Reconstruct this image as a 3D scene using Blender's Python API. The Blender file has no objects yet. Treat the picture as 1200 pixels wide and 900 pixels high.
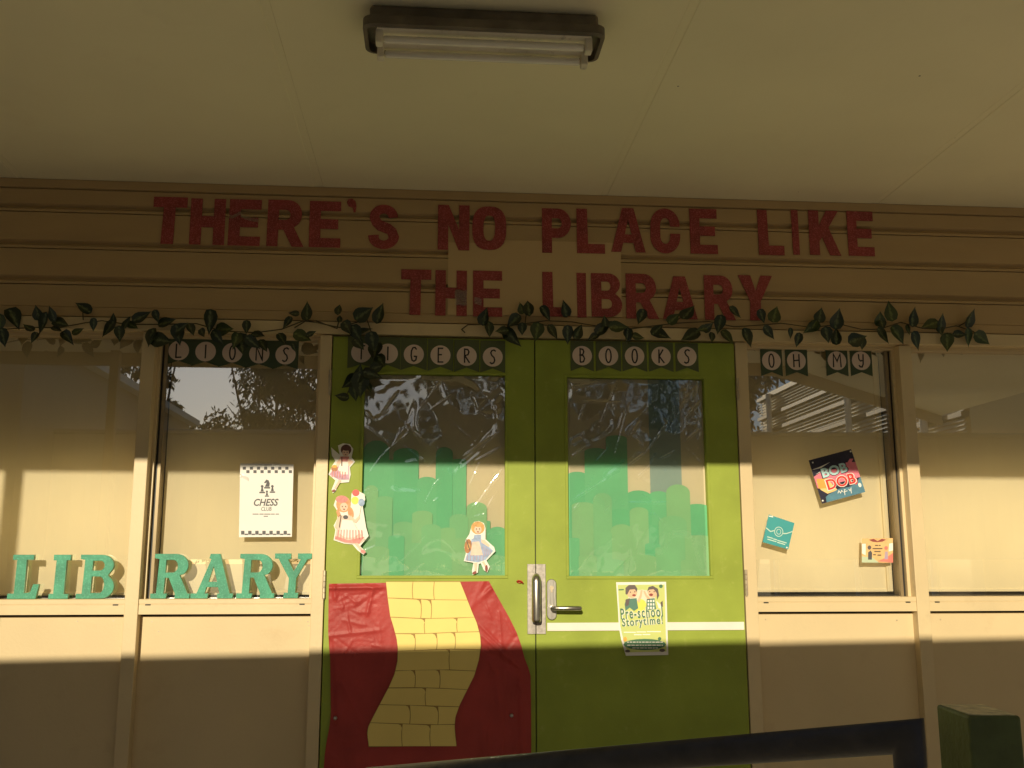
import bpy, bmesh, math, random
from mathutils import Vector, Matrix, noise
random.seed(11)
R = math.radians
S = bpy.context.scene
C = S.collection

# ------------------------------------------------------------------ camera, sky, sun, exposure
F, PITCH, YAW = 1150.0, R(10.2), R(4.62)          # focal length in photo pixels, tilt up, turn right
D, X0, ZE = 3.9877, -0.4177, 1.19                 # eye: metres from the wall, sideways from the door join, above the floor
fw = Vector((math.sin(YAW)*math.cos(PITCH), math.cos(YAW)*math.cos(PITCH), math.sin(PITCH)))
rt = Vector((math.cos(YAW), -math.sin(YAW), 0)); up = rt.cross(fw)
EYE = Vector((X0, -D, ZE))
cd = bpy.data.cameras.new('camera'); cam = bpy.data.objects.new('camera', cd); C.objects.link(cam)
cd.sensor_width = 36; cd.lens = F/1200*36; cd.clip_start = 0.05; cd.clip_end = 800
cam.matrix_world = Matrix((rt, up, -fw)).transposed().to_4x4(); cam.location = EYE
S.camera = cam

SUN_EL, SUN_AZ = R(17.0), R(11.5)                 # sun behind the camera, a little to its left
w = bpy.data.worlds.new('World'); S.world = w; w.use_nodes = True
nt = w.node_tree; bg = nt.nodes['Background']
sky = nt.nodes.new('ShaderNodeTexSky'); sky.sky_type = 'NISHITA'; sky.sun_disc = False
sky.sun_elevation = SUN_EL; sky.sun_rotation = R(180)+SUN_AZ; sky.air_density = 1.0; sky.dust_density = 0.6; sky.ozone_density = 3.0
nt.links.new(sky.outputs[0], bg.inputs[0]); bg.inputs[1].default_value = 0.050
sd = bpy.data.lights.new('sun', 'SUN'); sun = bpy.data.objects.new('sun', sd); C.objects.link(sun)
sd.energy = 4.5; sd.angle = R(0.4); sd.color = (1.0, 0.86, 0.61)
sdir = Vector((math.sin(SUN_AZ)*math.cos(SUN_EL), math.cos(SUN_AZ)*math.cos(SUN_EL), -math.sin(SUN_EL)))
sun.rotation_euler = sdir.to_track_quat('-Z', 'Y').to_euler(); sun.location = (-4, -20, 8)
vs = S.view_settings; vs.view_transform = 'Standard'; vs.look = 'None'; vs.exposure = 0.0; vs.gamma = 1
S.cycles.max_bounces = 14; S.cycles.diffuse_bounces = 8; S.cycles.transparent_max_bounces = 16

# ------------------------------------------------------------------ measuring: photo pixel -> metres on the upright plane y
def W(px, py, y=0.0):
    d = fw + rt*((px-600)/F) - up*((py-450)/F); d = d/d.y
    return (X0+d.x*(D+y), ZE+d.z*(D+y))
def H(px, py, z):
    d = fw + rt*((px-600)/F) - up*((py-450)/F); t = (z-ZE)/d.z
    return (X0+d.x*t, -D+d.y*t)
PX = 1/286.0                                      # metres per pixel at the wall

# ------------------------------------------------------------------ materials
MATS = {}
def lin(r, g, b):
    f = lambda c: c/12.92 if c <= .04045 else ((c+.055)/1.055)**2.4
    return (f(r/255), f(g/255), f(b/255))
def mat(name, col, rough=.6, var=.12, scale=6., bump=.0, bscale=40., metal=0., spec=.5, coords='Object', dirt=0., dscale=3., dcol=(.05,.035,.02), stretch=None):
    """painted / paper / metal surface: base colour with two scales of noise, optional wear spots and fine relief"""
    if name in MATS: return MATS[name]
    m = bpy.data.materials.new(name); m.use_nodes = True; n = m.node_tree; b = n.nodes['Principled BSDF']
    L = n.links.new; N = n.nodes.new
    tc = N('ShaderNodeNewGeometry') if coords == 'World' else N('ShaderNodeTexCoord')
    src = tc.outputs['Position'] if coords == 'World' else tc.outputs[coords]
    if stretch:
        mp = N('ShaderNodeMapping'); mp.inputs['Scale'].default_value = stretch; L(src, mp.inputs[0]); src = mp.outputs[0]
    t1 = N('ShaderNodeTexNoise'); t1.inputs['Scale'].default_value = scale; t1.inputs['Detail'].default_value = 6; L(src, t1.inputs['Vector'])
    rp = N('ShaderNodeValToRGB'); L(t1.outputs[0], rp.inputs[0])
    rp.color_ramp.elements[0].position = .3; rp.color_ramp.elements[1].position = .7
    rp.color_ramp.elements[0].color = (*[c*(1-var) for c in col], 1); rp.color_ramp.elements[1].color = (*[min(1, c*(1+var*.6)) for c in col], 1)
    out = rp.outputs[0]
    if dirt > 0:
        t2 = N('ShaderNodeTexNoise'); t2.inputs['Scale'].default_value = dscale; t2.inputs['Detail'].default_value = 9; t2.inputs['Roughness'].default_value = .7; L(src, t2.inputs['Vector'])
        r2 = N('ShaderNodeValToRGB'); L(t2.outputs[0], r2.inputs[0]); r2.color_ramp.elements[0].position = .58; r2.color_ramp.elements[1].position = .8
        r2.color_ramp.elements[0].color = (0,0,0,1); r2.color_ramp.elements[1].color = (dirt,dirt,dirt,1)
        mx = N('ShaderNodeMix'); mx.data_type = 'RGBA'; L(r2.outputs[0], mx.inputs['Factor']); L(out, mx.inputs[6]); mx.inputs[7].default_value = (*dcol, 1); out = mx.outputs[2]
    L(out, b.inputs['Base Color'])
    b.inputs['Roughness'].default_value = rough; b.inputs['Metallic'].default_value = metal; b.inputs['Specular IOR Level'].default_value = spec
    if bump > 0:
        t3 = N('ShaderNodeTexNoise'); t3.inputs['Scale'].default_value = bscale; t3.inputs['Detail'].default_value = 5; L(src, t3.inputs['Vector'])
        bp = N('ShaderNodeBump'); bp.inputs['Strength'].default_value = bump; bp.inputs['Distance'].default_value = .01; L(t3.outputs[0], bp.inputs['Height']); L(bp.outputs[0], b.inputs['Normal'])
    MATS[name] = m
    return m

def glass_mat(name, refl, tint, rough=0.0, bump=0., bscale=8.):
    m = bpy.data.materials.new(name); m.use_nodes = True; n = m.node_tree; N = n.nodes.new; L = n.links.new
    n.nodes.remove(n.nodes['Principled BSDF'])
    tr = N('ShaderNodeBsdfTransparent'); tr.inputs[0].default_value = (*tint, 1)
    gl = N('ShaderNodeBsdfGlossy'); gl.inputs['Roughness'].default_value = rough; gl.inputs[0].default_value = (1,1,1,1)
    lw = N('ShaderNodeFresnel'); lw.inputs[0].default_value = 1.5
    mr = N('ShaderNodeMapRange'); mr.inputs[1].default_value = .04; mr.inputs[2].default_value = 1; mr.inputs[3].default_value = refl; mr.inputs[4].default_value = 1; L(lw.outputs[0], mr.inputs[0])
    mx = N('ShaderNodeMixShader'); L(mr.outputs[0], mx.inputs[0]); L(tr.outputs[0], mx.inputs[1]); L(gl.outputs[0], mx.inputs[2])
    if bump:
        tc = N('ShaderNodeTexCoord'); t = N('ShaderNodeTexNoise'); t.inputs['Scale'].default_value = bscale; t.inputs['Detail'].default_value = 3; L(tc.outputs['Object'], t.inputs['Vector'])
        bp = N('ShaderNodeBump'); bp.inputs['Strength'].default_value = bump; bp.inputs['Distance'].default_value = .01; L(t.outputs[0], bp.inputs['Height']); L(bp.outputs[0], gl.inputs['Normal'])
    L(mx.outputs[0], n.nodes['Material Output'].inputs[0]); MATS[name] = m
    return m

def glitter_mat(name, col, scale, spark=.55, amt=.62):
    m = mat(name, col, .55, .25, 14); n = m.node_tree; N = n.nodes.new; L = n.links.new; b = n.nodes['Principled BSDF']
    tc = N('ShaderNodeTexCoord'); v = N('ShaderNodeTexVoronoi'); v.inputs['Scale'].default_value = scale; L(tc.outputs['Object'], v.inputs['Vector'])
    sp = N('ShaderNodeSeparateColor'); L(v.outputs['Color'], sp.inputs[0])
    r = N('ShaderNodeValToRGB'); L(sp.outputs[0], r.inputs[0]); r.color_ramp.elements[0].position = amt; r.color_ramp.elements[1].position = 1.
    r.color_ramp.elements[0].color = (0,0,0,1); r.color_ramp.elements[1].color = (spark,)*3+(1,)
    old = b.inputs['Base Color'].links[0].from_socket
    mx = N('ShaderNodeMix'); mx.data_type = 'RGBA'; L(r.outputs[0], mx.inputs['Factor']); L(old, mx.inputs[6]); mx.inputs[7].default_value = (*[min(1, c*2+.12) for c in col], 1)
    L(mx.outputs[2], b.inputs['Base Color'])
    nm = N('ShaderNodeBump'); nm.inputs['Strength'].default_value = .35; nm.inputs['Distance'].default_value = .002; L(sp.outputs[1], nm.inputs['Height']); L(nm.outputs[0], b.inputs['Normal'])
    return m

CREAM = (.74, .575, .345)
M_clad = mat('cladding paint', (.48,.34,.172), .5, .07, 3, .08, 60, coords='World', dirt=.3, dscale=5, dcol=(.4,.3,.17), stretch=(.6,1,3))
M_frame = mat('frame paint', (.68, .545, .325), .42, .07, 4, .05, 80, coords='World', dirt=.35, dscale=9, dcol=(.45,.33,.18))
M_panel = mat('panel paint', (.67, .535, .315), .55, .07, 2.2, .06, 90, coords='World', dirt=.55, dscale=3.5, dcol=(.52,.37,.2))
M_ceil = mat('soffit paint', (.93, .87, .63), .6, .06, 1.3, .05, 50, coords='World', dirt=.15, dscale=2.2, dcol=(.5,.38,.2))
def spots(m, scale, size):
    n = m.node_tree; N = n.nodes.new; L = n.links.new; b = n.nodes['Principled BSDF']
    g = N('ShaderNodeNewGeometry'); v = N('ShaderNodeTexVoronoi'); v.inputs['Scale'].default_value = scale; L(g.outputs['Position'], v.inputs['Vector'])
    sp = N('ShaderNodeSeparateColor'); L(v.outputs['Color'], sp.inputs[0])
    sz = N('ShaderNodeMath'); sz.operation = 'MULTIPLY'; L(sp.outputs[0], sz.inputs[0]); sz.inputs[1].default_value = size
    lt = N('ShaderNodeMath'); lt.operation = 'LESS_THAN'; L(v.outputs['Distance'], lt.inputs[0]); L(sz.outputs[0], lt.inputs[1])
    mx = N('ShaderNodeMix'); mx.data_type = 'RGBA'; L(lt.outputs[0], mx.inputs['Factor']); L(b.inputs['Base Color'].links[0].from_socket, mx.inputs[6]); mx.inputs[7].default_value = (.10,.07,.04,1)
    L(mx.outputs[2], b.inputs['Base Color'])
spots(M_ceil, 4.2, .022)
M_blind = mat('blind fabric', (.93, .83, .57), .7, .05, 3, .05, 150, coords='World', dirt=.15, dscale=2, dcol=(.6,.48,.27), stretch=(1,1,.35))
M_door = mat('lime door paint', (.31, .385, .060), .5, .16, 4, .06, 120, spec=.2, coords='World', dirt=.45, dscale=16, dcol=(.50,.50,.17))
M_black = mat('black rubber', (.012,.011,.01), .5, .2)
M_dark = mat('dark room', (.03,.027,.024), .9, .2)
M_alu = mat('brown anodised track', (.30,.23,.13), .35, .1, 8, metal=.3)
M_white = mat('white paint', (.80,.77,.70), .5, .06, 8)
M_steel = mat('brushed steel', (.55,.53,.49), .32, .15, 20, .05, 200, metal=1.0, stretch=(1,1,.1))
M_galv = mat('galvanised plate', (.40,.37,.34), .5, .3, 60, .03, 160, metal=.7, dirt=.5, dscale=40, dcol=(.2,.18,.16))
M_hinge = mat('hinge metal', (.55,.46,.33), .4, .25, 30, metal=.4)
M_red = glitter_mat('red glitter card', (.29, .038, .036), 300, .5, .58)
M_card = mat('cream backing card', (.60,.44,.235), .6, .05, 4, .03, 30)
M_green = glitter_mat('green glitter paint', (.055,.32,.20), 380, .35, .7)
M_greenedge = mat('letter edge', (.25,.42,.25), .6, .2, 20)
M_tape = glass_mat('clear tape', .16, (.93,.93,.92), .12, .8, 60)
M_pen = mat('dark green pennant card', (.055,.085,.045), .7, .1, 12)
M_pen2 = mat('olive pennant card', (.095,.12,.05), .7, .1, 12)
M_disc = mat('pink white disc card', (.74,.60,.53), .7, .05, 12)
M_ink = mat('black ink', (.02,.016,.015), .6, .1)
M_inkgrey = mat('grey ink', (.09,.09,.10), .6, .1)
M_paper = mat('white paper', (.80,.78,.76), .6, .03, 6, .02, 40)
M_redcloth = mat('red plastic cloth', (.40,.046,.042), .46, .18, 6, .10, 90, spec=.28, coords='World')
M_yellow = mat('yellow card', (.84,.66,.20), .55, .05, 5, .05, 50)
M_line = mat('brown marker', (.36,.22,.05), .6, .1)
M_tow = [mat('green paper a', (.125,.45,.225), .6, .08, 5, .12, 14), mat('green paper b', (.145,.465,.235), .6, .08, 5, .12, 14),
         mat('pale green paper', (.225,.46,.225), .6, .08, 5, .12, 14), mat('pale green paper b', (.195,.46,.23), .6, .08, 5, .12, 14)]
M_back = mat('beige backing paper', (.62,.54,.36), .7, .06, 3, .1, 12)
M_paintrefl = mat('painted glass reflection', (.26,.36,.32), .7, .06, 3, .1, 12)
M_glass = glass_mat('tinted window glass', .33, (1,1,.99))
M_cello = glass_mat('cellophane film', .18, (1,1,1), .035)
M_rail = mat('black rail paint', (.068,.060,.056), .45, .3, 18, .15, 60, dirt=.25, dscale=14, dcol=(.08,.075,.07))
M_tubeglass = mat('fluorescent tube glass', (.85,.82,.75), .12, .05, 10)
M_housing = mat('grimy black housing', (.15,.125,.095), .5, .4, 12, .1, 60, dirt=.5, dscale=25, dcol=(.2,.16,.11))
M_tray = mat('dirty white tray', (.80,.74,.62), .4, .15, 10, dirt=.8, dscale=22, dcol=(.05,.04,.03))
M_concrete = mat('concrete', (.60,.56,.50), .85, .15, 2, .3, 40, coords='World', dirt=.3, dscale=1.5, dcol=(.2,.18,.15))
M_ground = mat('dry grass ground', (.30,.26,.13), .95, .35, .6, .5, 6, coords='World', dirt=.5, dscale=.3, dcol=(.10,.14,.05))
M_bark = mat('gum bark', (.20,.16,.12), .9, .35, 3, .6, 14, stretch=(1,1,.3))
M_gum = [mat('gum leaves', (.055,.075,.03), .5, .3, 3), mat('gum leaves light', (.085,.10,.045), .5, .3, 3)]
M_bush = mat('bush leaves', (.045,.065,.022), .5, .3, 3)
M_caster = mat('shadow caster steel', (.36,.33,.25), .5, .1, 2, coords='World')
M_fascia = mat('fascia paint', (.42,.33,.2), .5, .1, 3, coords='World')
M_louvre = mat('white louvre', (.80,.78,.70), .5, .06, 4, coords='World')
M_brown = mat('brown rail paint', (.14,.10,.06), .5, .15, 4, coords='World')

# ------------------------------------------------------------------ mesh helpers
class MB:
    def __init__(s): s.v = []; s.f = []
    def add(s, vs, fs):
        o = len(s.v); s.v += [tuple(v) for v in vs]; s.f += [tuple(i+o for i in f) for f in fs]; return s
    def box(s, x0, x1, y0, y1, z0, z1):
        return s.add([(x0,y0,z0),(x1,y0,z0),(x1,y1,z0),(x0,y1,z0),(x0,y0,z1),(x1,y0,z1),(x1,y1,z1),(x0,y1,z1)],
              [(0,3,2,1),(4,5,6,7),(0,1,5,4),(1,2,6,5),(2,3,7,6),(3,0,4,7)])
    def prof_x(s, prof, x0, x1):                   # profile of (y,z) points run along x, capped
        n = len(prof)
        vs = [(x0,y,z) for y, z in prof]+[(x1,y,z) for y, z in prof]
        fs = [(i,(i+1) % n, n+(i+1) % n, n+i) for i in range(n)]+[tuple(range(n))[::-1], tuple(range(n, 2*n))]
        return s.add(vs, fs)
    def tube(s, pts, r, n=10, flat=1.0, caps=True):
        pts = [Vector(p) for p in pts]; rr = r if isinstance(r, (list, tuple)) else [r]*len(pts)
        o = len(s.v); ref = None
        for i, p in enumerate(pts):
            a = (p-pts[i-1]).normalized() if i else (pts[1]-p).normalized()
            b = (pts[i+1]-p).normalized() if i < len(pts)-1 else a
            t = (a+b).normalized() if (a+b).length > 1e-6 else a
            if ref is None:
                ref = Vector((0,1,0)) if abs(t.y) < .9 else Vector((1,0,0))
            sx = ref.cross(t).normalized(); sy = t.cross(sx).normalized(); ref = sy
            c = a.cross(b).length; k = 1/max(.35, math.sqrt((1+a.dot(b))/2)) if i and i < len(pts)-1 else 1   # mitre
            bis = (b-a)
            for j in range(n):
                an = 2*math.pi*j/n
                v = sx*math.cos(an)*rr[i]+sy*math.sin(an)*rr[i]*flat
                if k > 1.02 and bis.length > 1e-5:
                    bn = bis.normalized(); v = v+bn*(v.dot(bn))*(k-1)
                s.v.append(tuple(p+v))
        m = len(pts)
        for i in range(m-1):
            for j in range(n):
                s.f.append((o+i*n+j, o+i*n+(j+1) % n, o+(i+1)*n+(j+1) % n, o+(i+1)*n+j))
        if caps:
            s.f.append(tuple(o+j for j in range(n))[::-1]); s.f.append(tuple(o+(m-1)*n+j for j in range(n)))
        return s
    def mesh(s, name, smooth=False):
        me = bpy.data.meshes.new(name); me.from_pydata(s.v, [], s.f); me.update()
        if smooth: me.shade_smooth()
        return me

def put(name, me, m, parent=None, bevel=0., seg=2):
    o = bpy.data.objects.new(name, me); C.objects.link(o)
    if m is not None and not me.materials:
        for q in (m if isinstance(m, list) else [m]): me.materials.append(q)
    if parent is not None:
        o.parent = parent; o.matrix_parent_inverse = Matrix.Translation(parent.location).inverted() if parent.rotation_euler[:] == (0,0,0) else parent.matrix_basis.inverted()
    if bevel:
        b = o.modifiers.new('bevel', 'BEVEL'); b.width = bevel; b.segments = seg; b.limit_method = 'ANGLE'
    return o
def tag(o, label=None, cat=None, group=None, kind=None):
    for k, v in (('label', label), ('category', cat), ('group', group), ('kind', kind)):
        if v: o[k] = v
    return o
def empty(name, loc, label=None, cat=None, group=None, kind=None):
    o = bpy.data.objects.new(name, None); C.objects.link(o); o.location = loc; o.empty_display_size = .1
    return tag(o, label, cat, group, kind)
def box(name, x0, x1, y0, y1, z0, z1, m, parent=None, bevel=0.):
    return put(name, MB().box(min(x0,x1), max(x0,x1), min(y0,y1), max(y0,y1), min(z0,z1), max(z0,z1)).mesh(name), m, parent, bevel)

def flat(polys, y, depth, bevel=0., res=2):
    """upright plate from closed (x,z) outlines (holes included), front face at y, given depth"""
    cu = bpy.data.curves.new('outline', 'CURVE'); cu.dimensions = '2D'; cu.fill_mode = 'BOTH'; cu.extrude = max(depth/2-bevel, 1e-5); cu.bevel_depth = bevel; cu.bevel_resolution = 1; cu.offset = -bevel
    for p in polys:
        sp = cu.splines.new('POLY'); sp.points.add(len(p)-1); sp.use_cyclic_u = True
        for q, (x, z) in zip(sp.points, p): q.co = (x, z, 0, 1)
    ob = bpy.data.objects.new('outline', cu); me = bpy.data.meshes.new_from_object(ob)
    bpy.data.objects.remove(ob); bpy.data.curves.remove(cu)
    for v in me.vertices: v.co = (v.co.x, y+depth/2-v.co.z, v.co.y)
    me.update(); return me
def plate(name, polys, y, depth, m, parent=None, bevel=0.):
    return put(name, flat(polys, y, depth, bevel), m, parent)
def P(pts, y=0.0):                                  # photo pixels -> outline on plane y
    return [W(a, b, y) for a, b in pts]
def rectp(x0, x1, z0, z1): return [(x0,z0),(x1,z0),(x1,z1),(x0,z1)]
def ell(cx, cz, rx, rz, n=20, a0=0, a1=360, rot=0):
    out = []
    for i in range(n if a1-a0 >= 360 else n+1):
        a = R(a0+(a1-a0)*i/n); x, z = rx*math.cos(a), rz*math.sin(a)
        out.append((cx+x*math.cos(rot)-z*math.sin(rot), cz+x*math.sin(rot)+z*math.cos(rot)))
    return out
def join(meshes):                                   # several meshes of one part into one mesh, one material slot each
    bm = bmesh.new(); mats = []
    for me, m in meshes:
        if m not in mats: mats.append(m)
        n0 = len(bm.faces); bm.from_mesh(me); bm.faces.ensure_lookup_table()
        for f in bm.faces[n0:]: f.material_index = mats.index(m)
        bpy.data.meshes.remove(me)
    me = bpy.data.meshes.new('joined'); bm.to_mesh(me); bm.free()
    for m in mats: me.materials.append(m)
    return me
def text_mesh(s, x0, x1, z0, z1, y, thick=.0004, bold=0., shear=0., rot=0., space=1.0):
    cu = bpy.data.curves.new('lettering', 'FONT'); cu.body = s; cu.size = 1; cu.offset = bold; cu.shear = shear; cu.extrude = .01; cu.resolution_u = 3; cu.space_character = space
    ob = bpy.data.objects.new('lettering', cu); me = bpy.data.meshes.new_from_object(ob); bpy.data.objects.remove(ob); bpy.data.curves.remove(cu)
    xs = [v.co.x for v in me.vertices]; ys = [v.co.y for v in me.vertices]; a, b, c, d = min(xs), max(xs), min(ys), max(ys)
    cx, cz = (x0+x1)/2, (z0+z1)/2
    for v in me.vertices:
        X = (v.co.x-a)/(b-a)*(x1-x0)+x0-cx; Z = (v.co.y-c)/(d-c)*(z1-z0)+z0-cz
        v.co = (cx+X*math.cos(rot)-Z*math.sin(rot), y-v.co.z/.01*thick, cz+X*math.sin(rot)+Z*math.cos(rot))
    me.update(); return me

# ------------------------------------------------------------------ ground, floor
def sheet(name, x0, x1, y0, y1, z, m, n=1):
    return put(name, MB().add([(x0,y0,z),(x1,y0,z),(x1,y1,z),(x0,y1,z)], [(0,1,2,3)]).mesh(name), m)
tag(sheet('ground', -300, 300, -400, 200, -.16, M_ground), 'dry grass ground around the building', kind='structure')
tag(box('verandah_floor', -9, 9, -9, .17, -.15, 0, M_concrete), 'concrete floor in front of the library doors', kind='structure')

# ------------------------------------------------------------------ library building
BY = .125                                            # blind plane
GY = .070                                            # glass plane
lib = empty('library_building', (0, 0, 0), 'cream weatherboard library front with windows, mullions and low panels', 'building')
# weatherboards above the windows
edges = [2.700, 2.600, 2.444, 2.294, 2.162]
for i in range(4):
    zt, zb = edges[i], edges[i+1]
    if i < 3:
        prof = [(.016,zt),(.008,zt),(.008,zt-.004),(-.009,zt-.004),(-.009,zb+.036),(-.004,zb+.033),(.008,zb+.027),(.009,zb+.022),(-.004,zb+.013),(-.009,zb+.011),(-.009,zb),(.016,zb)]
    else:
        prof = [(.012,zt),(.006,zt),(.006,zt-.004),(-.008,zt-.004),(-.008,zb+.040),(-.005,zb+.038),(-.008,zb+.036),(-.008,zb),(.012,zb)]
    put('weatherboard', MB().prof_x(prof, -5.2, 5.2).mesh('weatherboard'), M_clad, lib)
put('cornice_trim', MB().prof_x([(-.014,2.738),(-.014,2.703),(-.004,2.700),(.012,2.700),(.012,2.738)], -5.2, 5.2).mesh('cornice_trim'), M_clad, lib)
put('head_rail', MB().prof_x([(-.013,2.157),(-.013,2.108),(.03,2.108),(.03,2.104),(.16,2.104),(.16,2.157)], -5.2, 5.2).mesh('head_rail'), M_frame, lib)
# mullions: x0,x1 of the front face
MU = {'a': (-1.597,-1.545), 'b': (-.886,-.838), 'c': (.856,.908), 'd': (1.577,1.632)}
for k, (a, b) in MU.items():
    put('mullion', MB().box(a, b, 0, .16, 0, 2.1035).mesh('mullion'), M_frame, lib, .002)
for a, b in ((-3.0,-2.945), (2.98,3.035)):
    put('mullion', MB().box(a, b, 0, .16, 0, 2.1035).mesh('mullion'), M_frame, lib, .002)
bays = [(-2.945,-1.597), (-1.545,-.886), (.908,1.577), (1.632,2.98)]
ZS, ZR = 1.043, .985                                 # sill rail top and bottom
for i, (a, b) in enumerate(bays):
    r = put('sill_rail', MB().prof_x([(.006,ZS-.002),(.006,ZS-.018),(.0085,ZS-.019),(.0085,ZS-.021),(.006,ZS-.022),(.006,ZR),(.155,ZR),(.155,ZS),(.008,ZS)], a, b).mesh('sill_rail'), M_frame, lib)
    for x in (a+.035, b-.035):
        box('weep_slot', x-.010, x+.010, .0045, .0075, ZS-.024, ZS-.0195, M_black, r)
    put('shadow_gap', MB().box(a, b, .07, .10, ZR-.02, ZR-.0005).mesh('gap'), M_black, lib)
    put('wall_panel', MB().box(a, b, .045, .065, 0.0, ZR-.009).mesh('wall_panel'), M_panel, lib)
    # window: sash frame, gasket, pane
    wn = empty('window', ((a+b)/2, GY, ZS)); wn.parent = lib
    fr = MB()
    for (p, q) in ((a, a+.013), (b-.013, b)): fr.box(p, q, .045, .155, ZS, 2.1035)
    fr.box(a+.013, b-.013, .045, .10, 2.091, 2.1035)
    put('sash_frame', fr.mesh('sash_frame'), M_frame, wn)
    gk = MB()
    if i == 1: gk.box(a+.0135, a+.0235, .066, .12, ZS, 2.091)
    if i == 2: gk.box(b-.0235, b-.0135, .066, .12, ZS, 2.091)
    gk.box(a+.013, b-.013, .080, .150, ZS+.0005, ZS+.006)
    put('gasket', gk.mesh('gasket'), M_black, wn)
    if i == 1: put('slide_track', MB().box(a+.0235, a+.035, .060, .12, ZS, 2.091).mesh('t'), M_alu, wn)
    if i == 2: put('slide_track', MB().box(b-.036, b-.0235, .060, .12, ZS, 2.091).mesh('t'), M_alu, wn)
    x0, x1 = (a+.035 if i == 1 else a+.013), (b-.036 if i == 2 else b-.013)
    put('glass_pane', MB().add([(x0,GY,ZS),(x1,GY,ZS),(x1,GY,2.091),(x0,GY,2.091)], [(0,1,2,3)]).mesh('glass_pane'), M_glass, wn)
for a, b in ((-5.2,-3.0), (3.035,5.2)):
    put('wall_panel', MB().box(a, b, .02, .16, 0, 2.1035).mesh('wall_panel'), M_panel, lib)
# the rest of the building behind the front
sh = MB()
sh.box(-5.2, 5.2, 5.9, 6, 0, 2.75); sh.box(-5.2, -5.1, .17, 5.9, 0, 2.75); sh.box(5.1, 5.2, .17, 5.9, 0, 2.75); sh.box(-5.1, 5.1, .17, 5.9, 2.105, 2.75); sh.box(-5.1, 5.1, .17, 5.9, 0, .02)
put('room_shell', sh.mesh('room_shell'), M_dark, lib)
put('inner_lining', MB().box(-5.1, 5.1, .018, .16, 2.158, 2.735).mesh('inner_lining'), M_dark, lib)
# door head and jamb stops
put('door_stop', MB().box(-.838, .856, .055, .16, 2.092, 2.1035).mesh('door_stop'), M_frame, lib)

for px, py in ((133,727.5),(91,728),(178,728.5),(186,740),(352,726),(361,728.5),(362,733),(1051,727),(897,726),(1102,726)):
    x, z = W(px, py, .045)
    put('screw_head', MB().tube([(x,.0455,z),(x,.0437,z)], .0032, 8).mesh('screw'), M_hinge, lib)
# roller blinds
bl = [('window with the LIB letters at the left edge', -2.93,-1.612), ('window with the chess club poster', -1.507,-.90), ('window with the three small book prints', .922,1.538), ('window at the right edge, beyond the last mullion', 1.646,2.965)]
for i, (t, a, b) in enumerate(bl):
    mb = MB(); n = 40; zt, zb = 2.10, (ZS+.012 if i < 2 else ZS+.018)
    for k in range(n+1):
        x = a+(b-a)*k/n; off = .0012*math.sin(x*7+i)+.0008*math.sin(x*19)
        mb.v += [(x, BY+off, zb), (x, BY+off*.3, zt)]
    for k in range(n): mb.f.append((2*k, 2*k+2, 2*k+3, 2*k+1))
    o = empty('roller_blind', ((a+b)/2, BY, zt), 'cream roller blind pulled down in the '+t, 'blind', 'roller blinds behind the windows')
    put('blind_fabric', mb.mesh('blind_fabric', True), M_blind, o)
    put('hem_bar', MB().box(a, b, BY-.004, BY+.004, zb-.002, zb+.012).mesh('hem_bar'), M_blind, o, .003)
    if i == 2:
        put('side_channel', MB().box(b-.028, b-.004, BY-.012, BY-.003, zb, 2.09).box(b-.022, b-.010, BY-.016, BY-.012, zb, 2.09).mesh('side_channel'), M_blind, o, .002)

# ------------------------------------------------------------------ verandah roof
rf = empty('verandah_roof', (0, -1.7, 2.74), 'flat cream soffit of the verandah roof over the doors', 'roof')
EX, EZ = 3.36, 2.64
js = [-.91+1.21*k for k in range(-5, 6)]
def rd(x):                                           # how far the roof reaches out at x
    return EX if x < 2.3 else EX+(x-2.3)*.955
for a, b in zip(js[:-1], js[1:]):
    a, b = max(a, -6.5), min(b, 5.1)
    if b-a < .05: continue
    cut = [a]+([2.3] if a < 2.3 < b else [])+[b]
    for p, q in zip(cut[:-1], cut[1:]):
        g = .0170
        m = MB().add([(p+(g if p == a else 0),.0,2.74),(q-(g if q == b else 0),.0,2.74),(q-(g if q == b else 0),-rd(q),2.74),(p+(g if p == a else 0),-rd(p),2.74),
             (p,0,2.752),(q,0,2.752),(q,-rd(q),2.752),(p,-rd(p),2.752)], [(0,3,2,1),(4,5,6,7),(0,1,5,4),(1,2,6,5),(2,3,7,6),(3,0,4,7)])
        put('soffit_sheet', m.mesh('soffit_sheet'), M_ceil, rf)
for x in js[1:-1]:
    if -6.4 < x < 5:
        put('joint_strip', MB().box(x-.0128, x+.0128, -rd(x)+.02, -.001, 2.7418, 2.7500).mesh('joint_strip'), M_ceil, rf, .0006, 1)
M_roof = mat('roof steel', (.35,.36,.36), .5, .1, 2)
top = MB(); ol = [(-6.5,.3),(5.1,.3),(5.1,-rd(5.1)-.02),(2.3,-EX-.02),(-6.5,-EX-.02)]
top.add([(x,y,2.90) for x, y in ol]+[(x,y,2.93) for x, y in ol], [(0,4,3,2,1),(5,6,7,8,9)]+[(i,(i+1) % 5,5+(i+1) % 5,5+i) for i in range(5)])
put('roof_deck', top.mesh('roof_deck'), M_roof, rf)
put('fascia_board', MB().box(-6.5, 2.3, -EX-.03, -EX, EZ, 2.90).mesh('f'), M_fascia, rf)
fb = MB(); a, b = (2.3,-EX), (5.1,-rd(5.1))
fb.add([(a[0],a[1],EZ),(b[0],b[1],EZ),(b[0],b[1],2.9),(a[0],a[1],2.9),(a[0],a[1]-.04,EZ),(b[0],b[1]-.04,EZ),(b[0],b[1]-.04,2.9),(a[0],a[1]-.04,2.9)], [(0,1,2,3),(4,7,6,5),(0,4,5,1),(3,2,6,7),(0,3,7,4),(1,5,6,2)])
put('fascia_board', fb.mesh('f'), M_fascia, rf)
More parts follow.
